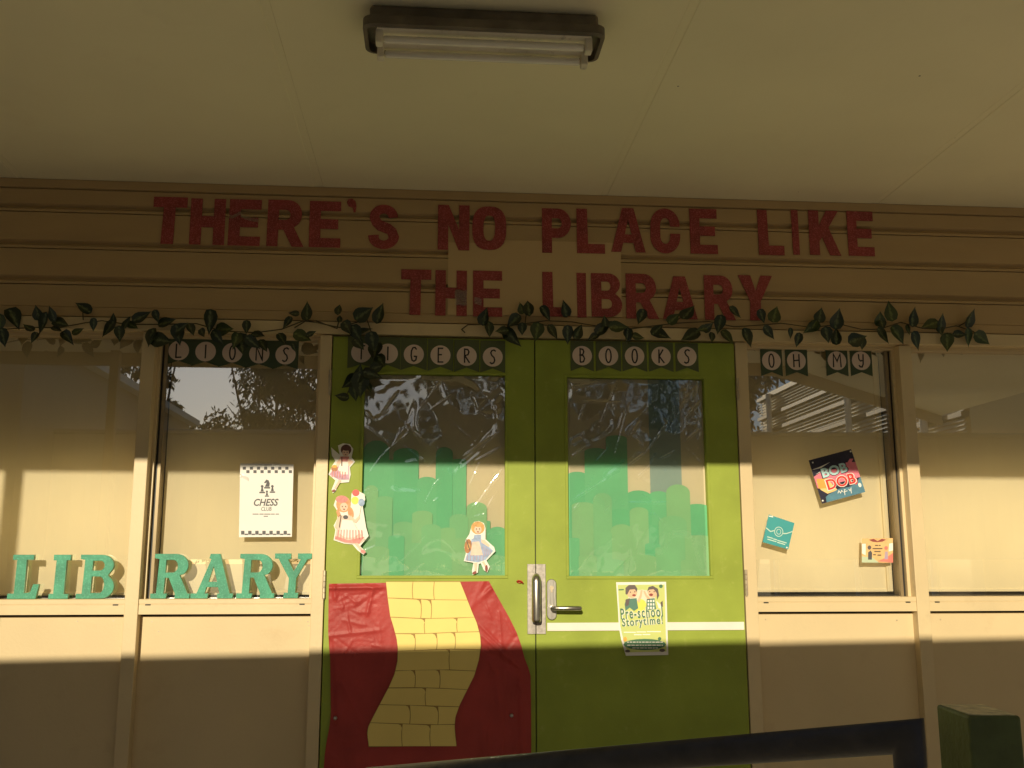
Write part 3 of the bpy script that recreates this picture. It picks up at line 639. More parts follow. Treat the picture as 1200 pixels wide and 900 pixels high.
GA = [(0,380,18,-90),(4,396,20,-80),(17,374,24,-60),(44,366,16,100),(61,367,18,110),(52,380,24,-100),(40,396,12,-110),(72,379,18,-20),(80,396,20,-50),(67,387,14,-30),(97,360,20,145),(110,381,15,-90),(127,386,21,-120),(133,373,13,90),(140,392,17,-85),
 (150,378,15,60),(156,382,14,-30),(167,371,20,30),(184,371,15,-70),(178,397,24,-90),(190,399,20,-10),(197,378,20,10),(209,393,22,-80),(224,387,15,-70),(246,378,25,-90),(238,391,14,-60),(264,386,19,0),(289,384,13,-90),(276,400,20,-100),(283,404,22,-80),(297,402,20,-40),(309,406,17,-60),
 (331,398,15,-60),(337,379,16,-120),(344,368,11,180),(360,364,23,90),(355,395,21,-25),(365,391,12,30),(345,408,11,-70),(397,362,13,85),(398,373,10,90),(427,367,22,35),(445,366,22,75),(408,385,18,-60),(418,391,19,-60),(428,388,15,30),(437,401,20,-80),(421,404,17,-50),(440,413,24,-95),(447,424,19,-60),
 (421,437,20,80),(410,448,20,-140),(422,452,24,-90),(437,439,20,-20),(443,430,15,20),(400,465,14,170),(416,461,19,-80),(433,455,13,-70),(213,384,18,30),(256,396,18,-50),(303,394,16,-20),(33,384,14,150),(92,388,12,30)]
GB = [(568,370,18,80),(573,387,20,-90),(588,388,15,-170),(601,396,26,-50),(601,377,21,-140),(611,361,12,100),(619,360,23,95),(612,386,14,-90),(629,390,21,-100),(640,368,18,-60),(648,390,19,-60),(662,361,19,100),(665,393,21,-90),(678,388,18,60),(694,396,14,-150),(708,383,22,40),(709,376,12,95),(725,384,21,0),(735,395,15,-90),
 (737,393,17,-80),(751,372,18,-110),(748,395,15,-10),(775,393,23,-30),(771,386,15,40),(790,373,15,40),(807,366,25,45),(808,394,21,-150),(822,386,15,-170),(830,383,13,40),(843,381,22,-100),(853,396,21,-60),(834,396,12,-100),(861,367,18,-50),(875,397,22,-80),(893,371,17,-70),(908,368,21,70),(901,390,19,-50),
 (926,391,13,-90),(935,399,15,-100),(950,384,21,-140),(961,369,17,75),(955,379,12,60),(981,373,22,80),(969,393,18,-80),(980,393,18,90),(1004,398,22,20),(1010,403,16,-100),(1031,373,18,95),(1034,381,14,-90),(1043,364,22,95),(1069,371,20,85),(1035,394,19,-60),(1053,393,22,-60),(1073,400,20,-75),(1064,387,11,-80),
 (1089,381,22,200),(1103,377,22,90),(1102,388,12,-90),(1110,402,20,-95),(1136,372,20,80),(1134,396,21,-90),(1151,397,20,-35),(1125,392,13,-10)]
garland('leaf_garland', [[(-20,390),(0,386),(40,384),(70,384),(100,378),(120,376),(150,380),(190,380),(230,379),(260,388),(300,390),(330,386),(355,376),(370,378),(398,384),(430,374),(437,395),(440,420),(430,440),(412,452)],
                         [(98,375),(97,362)],[(345,384),(362,374),(361,366)],[(370,376),(395,385),(398,372)],[(412,452),(405,465),(395,463)]], GA, 'dark green leaf garland over the left windows, drooping onto the left door', .12)
garland('leaf_garland', [[(545,390),(541,386),(548,381),(570,380),(600,381),(640,376),(670,377),(700,382),(740,385),(790,379),(830,377),(860,383),(890,381),(915,379),(950,384),(985,380),(1010,386),(1030,386),(1055,378),(1080,385),(1100,386),(1120,382),(1140,388),(1150,396)],
                         [(615,382),(617,365)],[(700,380),(735,384)],[(790,378),(800,370)],[(1098,386),(1104,378)],[(1122,383),(1135,376)]], GB, 'glossy green leaf garland above the right door and right windows', .3)

# ------------------------------------------------------------------ slab letters on the window ledge
t_, sf = .30, .12
def serif(x0, x1): return (x0, x1)
SLAB = {
 'L': [[(.14,1),(.14,.88),(.27,.88),(.25,.12),(.06,.12),(.06,0),(.93,0),(1.0,.33),(.82,.33),(.74,.15),(.56,.13),(.57,.88),(.78,.88),(.78,1)]],
 'I': [[(.12,1),(.12,.87),(.27,.87),(.23,.11),(.0,.11),(.0,0),(1,0),(1,.11),(.77,.11),(.80,.87),(1.0,.87),(1.0,1)]],
 'B': [[(.06,1),(.06,.90),(.18,.88),(.15,.11),(.0,.11),(.0,0),(.62,0)]+arc(.66,.27,.34,.27,-90,55,9)+[(.82,.53)]+arc(.62,.76,.34,.24,-40,90,9), [(.40,.86),(.39,.64),(.58,.64)]+arc(.6,.75,.11,.11,-80,80,5)+[(.56,.86)], [(.39,.50),(.38,.13),(.58,.13)]+arc(.6,.31,.13,.19,-80,80,6)+[(.58,.50)]],
 'R': [[(.06,1),(.06,.90),(.18,.88),(.14,.11),(.0,.11),(.0,0),(.40,0),(.42,.11),(.33,.11),(.35,.46),(.44,.46),(.62,.11),(.62,0),(1.0,0),(1.0,.11),(.94,.11),(.72,.52)]+arc(.60,.74,.33,.26,-50,90,10), [(.36,.86),(.35,.58),(.52,.58)]+arc(.54,.72,.12,.14,-80,80,6)+[(.52,.86)]],
 'A': [[(.43,1),(.40,.90),(.45,.88),(.14,.11),(.0,.11),(.0,0),(.40,0),(.42,.11),(.33,.11),(.37,.25),(.64,.25),(.68,.11),(.63,.11),(.63,0),(1.0,0),(1.0,.11),(.92,.11),(.66,1)], [(.41,.37),(.51,.72),(.61,.37)]],
 'Y': [[(0,1),(0,.88),(.10,.88),(.40,.44),(.38,.12),(.28,.12),(.26,0),(.66,0),(.66,.12),(.58,.12),(.60,.44),(.88,.86),(1.0,.88),(1.0,1),(.62,1),(.62,.88),(.70,.86),(.52,.60),(.36,.86),(.44,.88),(.44,1)]],
}
sl = [('L',7.5,46,650,703.5),('I',58,81,650,703.2),('B',90,134,650,703),('R',177,223,649,702),('A',224,273.5,649,701.5),('R',277.5,322,649,701),('Y',321,364.5,648.5,700.5)]
slab_lab = ['leftmost upright green letter L on the window ledge','green letter I between L and B on the ledge','green letter B left of the mullion on the ledge','green letter R just right of the mullion on the ledge','green letter A between the two letters R on the ledge','green letter R under the chess club poster','green letter Y beside the left door on the ledge']
for (ch, a, b, t, u), lb in zip(sl, slab_lab):
    yf = .040; x0 = W(a, 680, yf)[0]; x1 = W(b, 680, yf)[0]; z1 = W((a+b)/2, t, yf)[1]; z0 = ZS+.0008
    pl = [[(x0+p*(x1-x0), z0+q*(z1-z0)) for p, q in poly] for poly in SLAB[ch]]
    me = flat(pl, yf, .018, .0015); me.materials.append(M_green); me.materials.append(M_greenedge)
    for f in me.polygons:
        if abs(f.normal.y) < .5: f.material_index = 1
    tag(put('standing_letter', me, None), lb, 'letter', 'green standing letters spelling LIBRARY')

# ------------------------------------------------------------------ prints on the glass and doors
PY = GY-.003
def quad_sheet(name, corners, y, m, parent=None, th=.0006):
    return plate(name, [[W(a, b, y) for a, b in corners]], y, th, m, parent)
# chess club poster
ch_e = empty('chess_poster', (*W(312, 587, PY)[:1], PY, W(312, 587, PY)[1]), 'white chess club poster with chequered bands in window', 'poster')
quad_sheet('poster_sheet', [(280,629.5),(342,629),(344,544),(281.5,543)], PY, M_paper, ch_e)
y1 = PY-.0008; mt, mb2 = [], []
for i in range(14):
    a = 284.5+i*4.15; r = (i % 2)
    mt.append(flat([P([(a,547+4*r),(a+3.7,547+4*r),(a+3.7,550.4+4*r),(a,550.4+4*r)], y1)], y1, .0003))
    mb2.append(flat([P([(a-2,622+(3.4 if r else 0)),(a+1.9,622+(3.4 if r else 0)),(a+1.9,(626.4 if not r else 627)),(a-2,(626.4 if not r else 627))], y1)], y1, .0003))
for q in (mt, mb2): tag(put('chequer_band', join([(m, M_inkgrey) for m in q]), None, ch_e), kind='stuff')
pc = []
def piece(cx, cy, h, kind):
    k = h/12.
    base = [[(cx-4*k,cy),(cx+4*k,cy),(cx+4*k,cy-2*k),(cx-4*k,cy-2*k)]]
    if kind == 'knight': base += [[(cx-3*k,cy-2.4*k),(cx+3*k,cy-2.4*k),(cx+3.6*k,cy-7*k),(cx+2*k,cy-11*k),(cx-1*k,cy-12*k),(cx-4*k,cy-8*k),(cx-3.2*k,cy-7*k),(cx-.5*k,cy-8*k)]]
    else:
        base += [[(cx-2.2*k,cy-2.4*k),(cx+2.2*k,cy-2.4*k),(cx+1*k,cy-8*k),(cx-1*k,cy-8*k)]]; base += [[(cx+2*k*math.cos(R(q)), cy-9.6*k-2*k*math.sin(R(q))) for q in range(0, 360, 40)]]
    for p in base: pc.append(flat([P(p, y1)], y1, .0003))
piece(313, 572.5, 10.5, 'knight'); piece(307.2, 578, 10, 'pawn'); piece(319.2, 577.5, 9.5, 'pawn'); piece(312.8, 582, 7.5, 'pawn')
put('chess_pieces', join([(m, M_inkgrey) for m in pc]), None, ch_e)
def txt(s_, px0, px1, py0, py1, y, m, parent, bold=0., rot=0., shear=0., name='lettering', space=1.):
    xa, za = W(px0, py1, y); xb, zb = W(px1, py0, y)
    return put(name, text_mesh(s_, xa, xb, za, zb, y, .0003, bold, shear, rot, space), m, parent)
txt('CHESS', 297.3, 326.5, 584.5, 592.8, y1, M_inkgrey, ch_e, .02, .01, .25)
txt('CLUB', 306, 318.3, 594, 598.6, y1, M_inkgrey, ch_e, 0, .0, .1)
ln = [flat([P([(a,602+.6*k),(b,602+.6*k),(b,602.9+.6*k),(a,602.9+.6*k)], y1)], y1, .0003) for a, b, k in ((296,303,0),(304,309,0),(309.6,317,0),(317.6,322,0),(323,327,0),(309,314,4.2))]
put('small_print', join([(m, M_inkgrey) for m in ln]), None, ch_e)
# shiny tape on its corners
for pts, wpx, lb in (([(296,542),(304,540.5),(312,542),(320,541),(329,543)], 5, 'clear tape along the top edge of the chess poster'), ([(281,555),(286,557),(292,560)], 4, 'torn clear tape on the left side of the chess poster')):
    mb = MB()
    for a, b in pts:
        x, z = W(a, b, PY); mb.v += [(x,PY-.0025-.004*random.random(),z),(x,PY-.0015-.003*random.random(),z-wpx*PX)]
    for i in range(len(pts)-1): mb.f.append((2*i,2*i+1,2*i+3,2*i+2))
    tag(put('clear_tape', mb.mesh('t'), M_tape), lb, 'tape')

# storytime poster on the right door
SY = .001
st = empty('storytime_poster', (W(752,725,SY)[0], SY, W(752,725,SY)[1]), 'yellow green Pre-school Storytime poster taped on right door', 'poster')
def grad_mat(name, c0, c1, ax=0):
    m = bpy.data.materials.new(name); m.use_nodes = True; n = m.node_tree; b = n.nodes['Principled BSDF']; N = n.nodes.new; L = n.links.new
    tc = N('ShaderNodeTexCoord'); sp = N('ShaderNodeSeparateXYZ'); L(tc.outputs['Generated'], sp.inputs[0])
    t = N('ShaderNodeTexNoise'); t.inputs['Scale'].default_value = 12; L(tc.outputs['Generated'], t.inputs['Vector'])
    ad = N('ShaderNodeMath'); ad.operation = 'MULTIPLY_ADD'; L(t.outputs[0], ad.inputs[0]); ad.inputs[1].default_value = .5; L(sp.outputs[ax], ad.inputs[2])
    r = N('ShaderNodeValToRGB'); L(ad.outputs[0], r.inputs[0]); r.color_ramp.elements[0].position = .25; r.color_ramp.elements[1].position = 1.1 if False else 1.0
    r.color_ramp.elements[0].color = (*c0,1); r.color_ramp.elements[1].color = (*c1,1); L(r.outputs[0], b.inputs['Base Color']); b.inputs['Roughness'].default_value = .45
    return m
ss = MB(); n = 12
cor = [(722,682.3),(780.5,681.8),(783.2,767.5),(733.5,768.5)]
L0 = [(722,682.3),(722.8,695),(724,712),(725.2,735),(728,750),(733.5,768.5)]; R0 = [(780.5,681.8),(781,695),(781.6,712),(782.2,735),(782.7,752),(783.2,767.5)]
for (a, b), (c, d) in zip(L0, R0):
    f = (b-682)/86
    for i in range(n+1):
        g = i/n; yy = SY-.003-.012*max(0, f-.55)*(1-g)-.004*f*math.sin(g*3.1)
        x, z = W(a+(c-a)*g, b+(d-b)*g, yy); ss.v.append((x, yy, z))
for j in range(len(L0)-1):
    for i in range(n): ss.f.append((j*(n+1)+i, (j+1)*(n+1)+i, (j+1)*(n+1)+i+1, j*(n+1)+i+1))
put('poster_sheet', ss.mesh('poster_sheet', True), M_paper, st)
SF = SY-.0115
put('poster_art', flat([P([(724,685.5),(778.8,685),(780,735),(780.6,752),(781,763.5),(735.5,764.5),(730,748),(727,733)], SF)], SF, .0003), grad_mat('poster wash', (.40,.60,.30), (.66,.66,.17)), st)
# two cartoon children waving, as flat print
M_skin = mat('print skin', (.78,.50,.32), .6, .05); M_hair = mat('print hair', (.13,.10,.10), .6, .1); M_teal = mat('print teal', (.09,.22,.17), .6, .1); M_mouth = mat('print mouth', (.30,.06,.05), .6)
M_dkgreen = mat('print dark green', (.07,.19,.10), .5, .1); M_sky = mat('print pale sky', (.68,.70,.55), .6, .1); M_orange = mat('print orange', (.85,.42,.08), .6)
M_pwhite = mat('print white', (.86,.84,.78), .6, .03); M_starburst = mat('print yellow', (.86,.74,.12), .6)
def pe(cx, cy, rx, ry, y, rot=0): return flat([[W(cx+q, cy-r_, y) for q, r_ in ell(0, 0, rx, ry, 16, rot=R(rot))]], y, .0002)
k1, k2, k3 = SF-.0005, SF-.0009, SF-.0013
kids = [(pe(752,700,16,9,SF-.0002), M_sky), (pe(751,711,7,9,SF-.0003), M_starburst),
        (flat([P([(734,702),(746,701),(748,713),(743,716),(738,712),(733,716),(732,708)], k1)], k1, .0002), M_teal), (flat([P([(733,703),(738,701),(737,709),(733,711)], k1-.0002)], k1-.0002, .0002), M_hair),
        (pe(740.5,694,6.3,6.6,k2), M_skin), (flat([P([(733,696),(733,689),(737,685.5),(744,685.5),(747,690),(746,694),(744,690.5),(738,691),(735,697)], k2-.0003)], k2-.0003, .0002), M_hair),
        (pe(743,697.5,2.2,1.3,k3), M_mouth), (pe(738.6,694,.7,.9,k3), M_hair), (pe(744,693.5,.7,.9,k3), M_hair),
        (flat([P([(747,704),(750,697),(751,691),(753,692),(752,699),(749,707)], k1)], k1, .0002), M_skin),
        (flat([P([(758,702),(767,701),(769,714),(757,715)], k1)], k1, .0002), M_teal)]
for i in range(3):
    for j in range(3): kids.append((flat([P([(759+i*3,703+j*4),(760.8+i*3,703+j*4),(760.8+i*3,705.6+j*4),(759+i*3,705.6+j*4)], k1-.0002)], k1-.0002, .0002), M_pwhite))
kids += [(pe(765,694,6,6.3,k2), M_skin), (flat([P([(758.5,693),(760,688),(765,686.5),(771,690),(772.5,698),(770,703),(769.5,695),(766,690.5),(761,691)], k2-.0003)], k2-.0003, .0002), M_hair),
         (pe(763,697,2.3,1.6,k3), M_mouth), (pe(761.4,693.2,.7,.9,k3), M_hair), (pe(766.6,693.4,.7,.9,k3), M_hair),
         (flat([P([(760,704),(756.5,699),(754,693),(755.5,692),(758.5,697.5),(762,701)], k1)], k1, .0002), M_skin),
         (flat([P([(769,704),(773.5,708),(776.5,708),(776,713),(772,713)], k1)], k1, .0002), M_pwhite), (flat([P([(774,706),(776.5,704),(777,711),(774.5,711)], k1-.0002)], k1-.0002, .0002), M_hair),
         (pe(774.5,687,2.2,2.2,k1), M_dkgreen), (flat([P([(725,690.5),(731,690.2),(731,691.6),(725,692)], k1)], k1, .0002), M_dkgreen)]
put('children_print', join(kids), None, st)
rl = .06
for s_, a, b, t, u in (('Pre-school', 727.2, 776.4, 711.4, 724.4), ('Storytime!', 729, 776.6, 722.8, 735.8)):
    txt(s_, a, b, t, u, SF-.0016, M_pwhite, st, .07, rl, name='lettering_outline', space=1.22)
    txt(s_, a, b, t, u, SF-.0021, M_dkgreen, st, .022, rl, space=1.22)
bars = []
for (a, b, yv) in ((731,745,740.4),(746,757,740),(758,774.5,739.6),(743,752,743.2),(753,762,743)): bars.append((flat([P([(a,yv),(b,yv),(b,yv+1.1),(a,yv+1.1)], k1)], k1, .0002), M_pwhite))
put('small_print', join(bars), None, st)
ov = [(pe(755.5,755.2,25,6.6,k1), M_dkgreen)]
for (a, b, yv) in ((735,777,752),(735,777,755.6),(741,771,758.8)):
    x = a
    while x < b:
        l = random.uniform(2, 5); ov.append((flat([P([(x,yv),(min(b,x+l),yv),(min(b,x+l),yv+1),(x,yv+1)], k2)], k2, .0002), M_pwhite)); x += l+.9
ov += [(pe(732.5,749,2.2,2.8,k2), M_orange), (pe(773,748.5,2,2,k2), M_dkgreen), (pe(735.5,763,3,1.6,k2), M_hair), (pe(776,762,3.4,2,k2), M_hair)]
put('banner_print', join(ov), None, st)

# three prints on the right-hand window
def card_xf(cor, y):                                   # unit square -> print plane (u right, v up), corners TL TR BR BL
    TL, TR, BR, BL = [Vector(W(a, b, y)) for a, b in cor]
    return lambda u, v: tuple((TL*(1-u)*v+TR*u*v+BR*u*(1-v)+BL*(1-u)*(1-v)))
def card_text(s_, f, u0, u1, v0, v1, y, m, par, bold=0., name='lettering'):
    me = text_mesh(s_, u0, u1, v0, v1, 0, 1, bold)
    for v in me.vertices:
        x, z = f(v.co.x, v.co.z); v.co = (x, y+v.co.y*.0001, z)
    return put(name, me, m, par)
def cpoly(f, pts, y): return flat([[f(*p) for p in pts]], y, .0002)
def cell(f, cu, cv, ru, rv, y, n=14): return cpoly(f, ell(cu, cv, ru, rv, n), y)
bc = [(947.8,539.5),(997.4,526.2),(1014,576.5),(963.5,590.2)]
bk = empty('book_print', (W(980,558,PY)[0], PY, W(980,558,PY)[1]), 'large tilted colourful BOB DOB book cover print on window', 'print')
f = card_xf(bc, PY)
M_navy = mat('print navy', (.025,.022,.05), .4, .4, 30); M_pink = mat('print pink', (.80,.22,.30), .4, .15, 40); M_peach = mat('print peach', (.90,.60,.25), .4, .1, 30); M_blue = mat('print blue', (.10,.24,.33), .4, .2, 30); M_aqua = mat('print aqua', (.50,.74,.78), .4, .05); M_redp = mat('print red', (.68,.05,.04), .4, .1)
plate('cover_sheet', [[f(0,0),(f(1,0)),f(1,1),f(0,1)]], PY, .002, M_navy, bk)
y1 = PY-.0004; y2 = PY-.0008
art = [(cpoly(f, [(.0,.62),(.25,.70),(.5,.66),(.8,.74),(1,.70),(1,.35),(0,.35)], y1), M_pink), (cpoly(f, [(.02,.50),(.3,.44),(.42,.2),(.18,.18),(.06,.3)], y1-.0002), M_peach), (cpoly(f, [(.04,.56),(.3,.5),(.2,.3),(.02,.34)], y1-.0003), M_orange),
       (cpoly(f, [(.1,0),(1,0),(1,.36),(.86,.24),(.7,.20),(.45,.22),(.2,.16),(.12,.12)], y1-.0003), M_blue), (cpoly(f, [(0,.78),(.2,.76),(.45,.84),(.2,.80)], y1), M_pwhite), (cpoly(f, [(.05,.66),(.25,.72),(.45,.7),(.25,.69)], y1-.0002), M_pwhite),
       (cpoly(f, [(.7,.62),(.9,.8),(.98,.78),(.8,.6)], y1-.0002), M_pink), (cell(f, .86,.30,.05,.09,y1-.0005), M_redp), (cell(f, .93,.18,.035,.05,y1-.0005), M_pwhite)]
for q in ((.07,.93),(.97,.95),(.03,.06)): art.append((cell(f, q[0], q[1], .02, .02, y1-.0005, 8), M_pwhite))
put('cover_art', join(art), None, bk)
card_text('BOB', f, .17, .80, .52, .77, y2-.0004, M_navy, bk, .06, 'lettering_outline'); card_text('BOB', f, .19, .78, .535, .755, y2-.0008, M_aqua, bk, .035)
card_text('DOB', f, .20, .90, .23, .50, y2-.0004, M_pwhite, bk, .05, 'lettering_outline'); card_text('DOB', f, .22, .88, .245, .485, y2-.0008, M_redp, bk, .022)
sg = MB()
for i, run in enumerate([[(.40,.13),(.44,.18),(.46,.12),(.50,.17),(.52,.13)],[(.54,.05),(.56,.17),(.59,.16)],[(.53,.12),(.62,.13)],[(.66,.16),(.68,.11),(.72,.17),(.69,.05)]]):
    sg.tube([(f(u,v)[0], y2-.001, f(u,v)[1]) for u, v in run], .0016, 5, .3)
put('signature', sg.mesh('signature'), M_pwhite, bk)
tc_ = [(901,603),(931,613),(923.8,643.8),(893.8,635.3)]
tk = empty('teal_print', (W(912,623,PY)[0], PY, W(912,623,PY)[1]), 'small tilted teal print with white ring on window', 'print')
f = card_xf(tc_, PY); M_tealp = mat('print bright teal', (.05,.34,.36), .45, .06, 12)
plate('cover_sheet', [[f(0,0),f(1,0),f(1,1),f(0,1)]], PY, .002, M_tealp, tk)
M_palet = mat('print pale teal', (.55,.72,.62), .5, .05)
ms = [(flat([[f(*p) for p in ell(.5,.52,.17,.18,22)], [f(*p) for p in ell(.5,.52,.145,.155,22)]], y1, .0002), M_palet), (flat([[f(*p) for p in ell(.5,.52,.09,.10,18)], [f(*p) for p in ell(.5,.52,.07,.08,18)]], y1, .0002), M_palet),
      (cpoly(f, [(0,.50),(.2,.42),(.34,.50),(.34,.54),(.2,.46),(0,.54)], y1), M_palet), (cpoly(f, [(.66,.48),(.8,.52),(1,.66),(1,.70),(.8,.56),(.66,.52)], y1), M_palet),
      (cell(f,.93,.05,.03,.03,y1,8), M_pwhite), (cpoly(f, [(.0,.96),(.16,1),(.18,.95),(.02,.93)], y1), M_pwhite)]
for a, b, v in ((.12,.34,.21),(.36,.5,.2),(.52,.88,.19),(.15,.5,.13),(.53,.84,.12)): ms.append((cpoly(f, [(a,v),(b,v),(b,v+.035),(a,v+.035)], y1), M_palet))
put('cover_art', join(ms), None, tk)
sc_ = [(1010.3,631),(1046.3,630.6),(1046.5,659.4),(1009.8,659.2)]
sk = empty('picture_card', (W(1028,645,PY)[0], PY, W(1028,645,PY)[1]), 'small pale picture card with two figures beside window frame', 'print')
f = card_xf(sc_, PY); M_tan = mat('print tan', (.78,.50,.22), .5, .15, 30); M_coral = mat('print coral', (.75,.22,.18), .5, .15, 30); M_mint = mat('print mint', (.55,.65,.45), .5, .1); M_lil = mat('print lilac', (.45,.35,.48), .5, .1)
plate('cover_sheet', [[f(0,0),f(1,0),f(1,1),f(0,1)]], PY, .002, M_tan, sk)
ms = [(cpoly(f, [(0,0),(.55,0),(.35,.2),(0,.26)], y1), M_mint), (cpoly(f, [(.5,.05),(1,.0),(1,.4),(.8,.22)], y1), M_coral), (cpoly(f, [(0,.38),(.12,.3),(.12,.78),(0,.78)], y1), M_pwhite), (cpoly(f, [(.86,.45),(1,.5),(1,.8),(.88,.78)], y1), M_pwhite),
      (cpoly(f, [(.2,.12),(.32,.12),(.33,.4),(.28,.5),(.2,.42)], y1-.0002), M_inkgrey), (cell(f,.24,.62,.06,.09,y1-.0002), M_hair), (cpoly(f, [(.72,.14),(.84,.14),(.83,.45),(.75,.45)], y1-.0002), M_lil), (cell(f,.78,.6,.06,.08,y1-.0002), M_coral),
      (cpoly(f, [(.22,.94),(.38,.98),(.5,.88),(.64,.98),(.78,.94),(.66,.86),(.5,.84),(.34,.86)], y1-.0002), M_mouth)]
for a, b, v in ((.42,.52,.68),(.54,.6,.68),(.34,.66,.55),(.4,.6,.43),(.36,.45,.30),(.5,.62,.28)): ms.append((cpoly(f, [(a,v),(b,v),(b,v+.05),(a,v+.05)], y1-.0002), M_brown))
put('cover_art', join(ms), None, sk)

# ------------------------------------------------------------------ paper doll cut-outs
M_gingham = mat('doll pale pink', (.82,.62,.52), .6, .15, 60); M_rose = mat('doll rose', (.72,.28,.26), .6, .25, 70); M_lilac = mat('doll lilac', (.62,.38,.52), .6, .25, 70); M_bluep = mat('doll blue', (.36,.47,.68), .6, .25, 60)
M_blond = mat('doll blonde hair', (.68,.38,.13), .6, .3, 60); M_dkhair = mat('doll dark hair', (.13,.05,.04), .6, .3, 60); M_ging = mat('doll ginger hair', (.80,.36,.17), .6, .25, 60); M_shoe = mat('doll brown shoe', (.25,.05,.03), .5); M_bask = mat('doll basket', (.45,.20,.08), .6, .3, 60)
M_face = mat('doll skin', (.85,.60,.46), .6, .06)
def doll(label, outline, y, shapes):
    x, z = W(*outline[0], y); e = empty('paper_doll', (x, y, z), label, 'paper doll', 'paper girl cut-outs on the left door')
    plate('card_outline', [P(outline, y)], y, .0012, M_pwhite, e)
    ms = []
    for i, (kind, m, *a) in enumerate(shapes):
        yy = y-.0003-.00025*i
        ms.append((pe(*a[:4], yy, a[4] if len(a) > 4 else 0) if kind == 'e' else flat([P(a[0], yy)], yy, .0002), m))
    put('doll_print', join(ms), None, e)
doll('dark haired paper girl in lilac skirt, topmost by the hinge side', [(388,524),(398,533),(396,522),(402,519.5),(410,520.5),(414,526),(412,536),(416,541),(410,548),(411,556),(409,565),(398,566),(393,576),(390,578),(388.5,574),(393,563),(385,556),(389,546),(393,540),(389,534)], -.001,
     [('e',M_dkhair,405.5,527,6.2,6.2), ('e',M_face,405,530.5,4,4.4), ('e',M_dkhair,406,525,5.4,3.2), ('p',M_rose,[(399,535),(409,535),(409,546),(399,546)]), ('p',M_face,[(408,537),(414,541),(409,547),(407,545)]), ('p',M_face,[(399,536),(395,541),(393,547),(396,548),(400,541)]),
      ('p',M_lilac,[(399,546),(409,546),(409,562),(397,562),(386,556),(392,548)]), ('p',M_pwhite,[(400,541),(408,541),(408,556),(400,556),(396,550)]), ('e',M_bask,392,549,4,3.6), ('e',M_orange,392,546.6,3,1.8), ('p',M_face,[(397,562),(400,563),(394,573),(391.5,572)]), ('e',M_shoe,391,575,2.2,1.4,20),
      *[('p',M_rose,[(389+3*k,551+k*.4),(390+3*k,551+k*.4),(389.5+3*k,559+.4*k),(388.5+3*k,558.5+.4*k)]) for k in range(6)], ('p',M_dkhair,[(400,536),(401,536),(401,546),(400,546)]), ('e',M_mouth,405,532.8,.9,.5), ('e',M_ink,403.4,530,.5,.6), ('e',M_ink,406.8,530,.5,.6)])
doll('ginger haired paper girl holding three balloons at window edge', [(391,592),(394,583),(401,581),(408,584),(411,590),(412,578),(416,574.5),(421,576),(427,579),(428,585),(425,593),(429,618),(432,628),(422,640),(429,647),(426,650),(419,645),(413,638),(403,637),(391,633),(393,621),(391,616),(395,608),(396,600)], -.0015,
     [('e',M_redp,417,577.5,4.3,4), ('e',M_starburst,416,586.5,4.4,4.6), ('e',M_bluep,423.5,588.8,3.8,4.6), ('p',M_brown,[(423.2,593),(423.6,593),(421.2,607),(420.8,607)]), ('e',M_ging,402.5,591,8.6,9.4), ('e',M_rose,400.5,585,7.2,4.4), ('e',M_face,403,594,4.6,5),
      ('e',M_ging,411,601,3.4,7,10), ('p',M_gingham,[(397,604),(410,604),(420,622),(428,632),(420,638),(404,636),(392,632),(395,618)]), ('p',M_face,[(396,605),(399,606),(397,616),(394,620),(392,618)]), ('p',M_face,[(411,604),(416,609),(421,604),(422,607),(417,613),(411,610)]),
      ('p',M_rose,[(393,628),(408,633),(427,629),(421,637),(404,635.5),(392.5,631.5)]), ('p',M_pwhite,[(401,609),(413,610),(421,625),(415,630),(404,630),(398,625)]), ('e',M_inkgrey,405,606,3,2.4), ('p',M_face,[(415,637),(419,636.5),(424,643),(421,644)]), ('e',M_rose,425.3,646.2,3.2,2,-25),
      *[('p',M_rose,[(396+3.4*k,621-.3*k*(k<4)),(397+3.4*k,621),(396+3.6*k,631.5),(395+3.6*k,631.5)]) for k in range(9)], ('p',M_brown,[(399,604),(400,604),(398,618),(397,618)]), ('p',M_ging,[(396,595),(399,603),(396,606),(394,600)]), ('e',M_mouth,403,596.6,1,.6), ('e',M_ink,401,593.4,.5,.7), ('e',M_ink,405,593.4,.5,.7)])
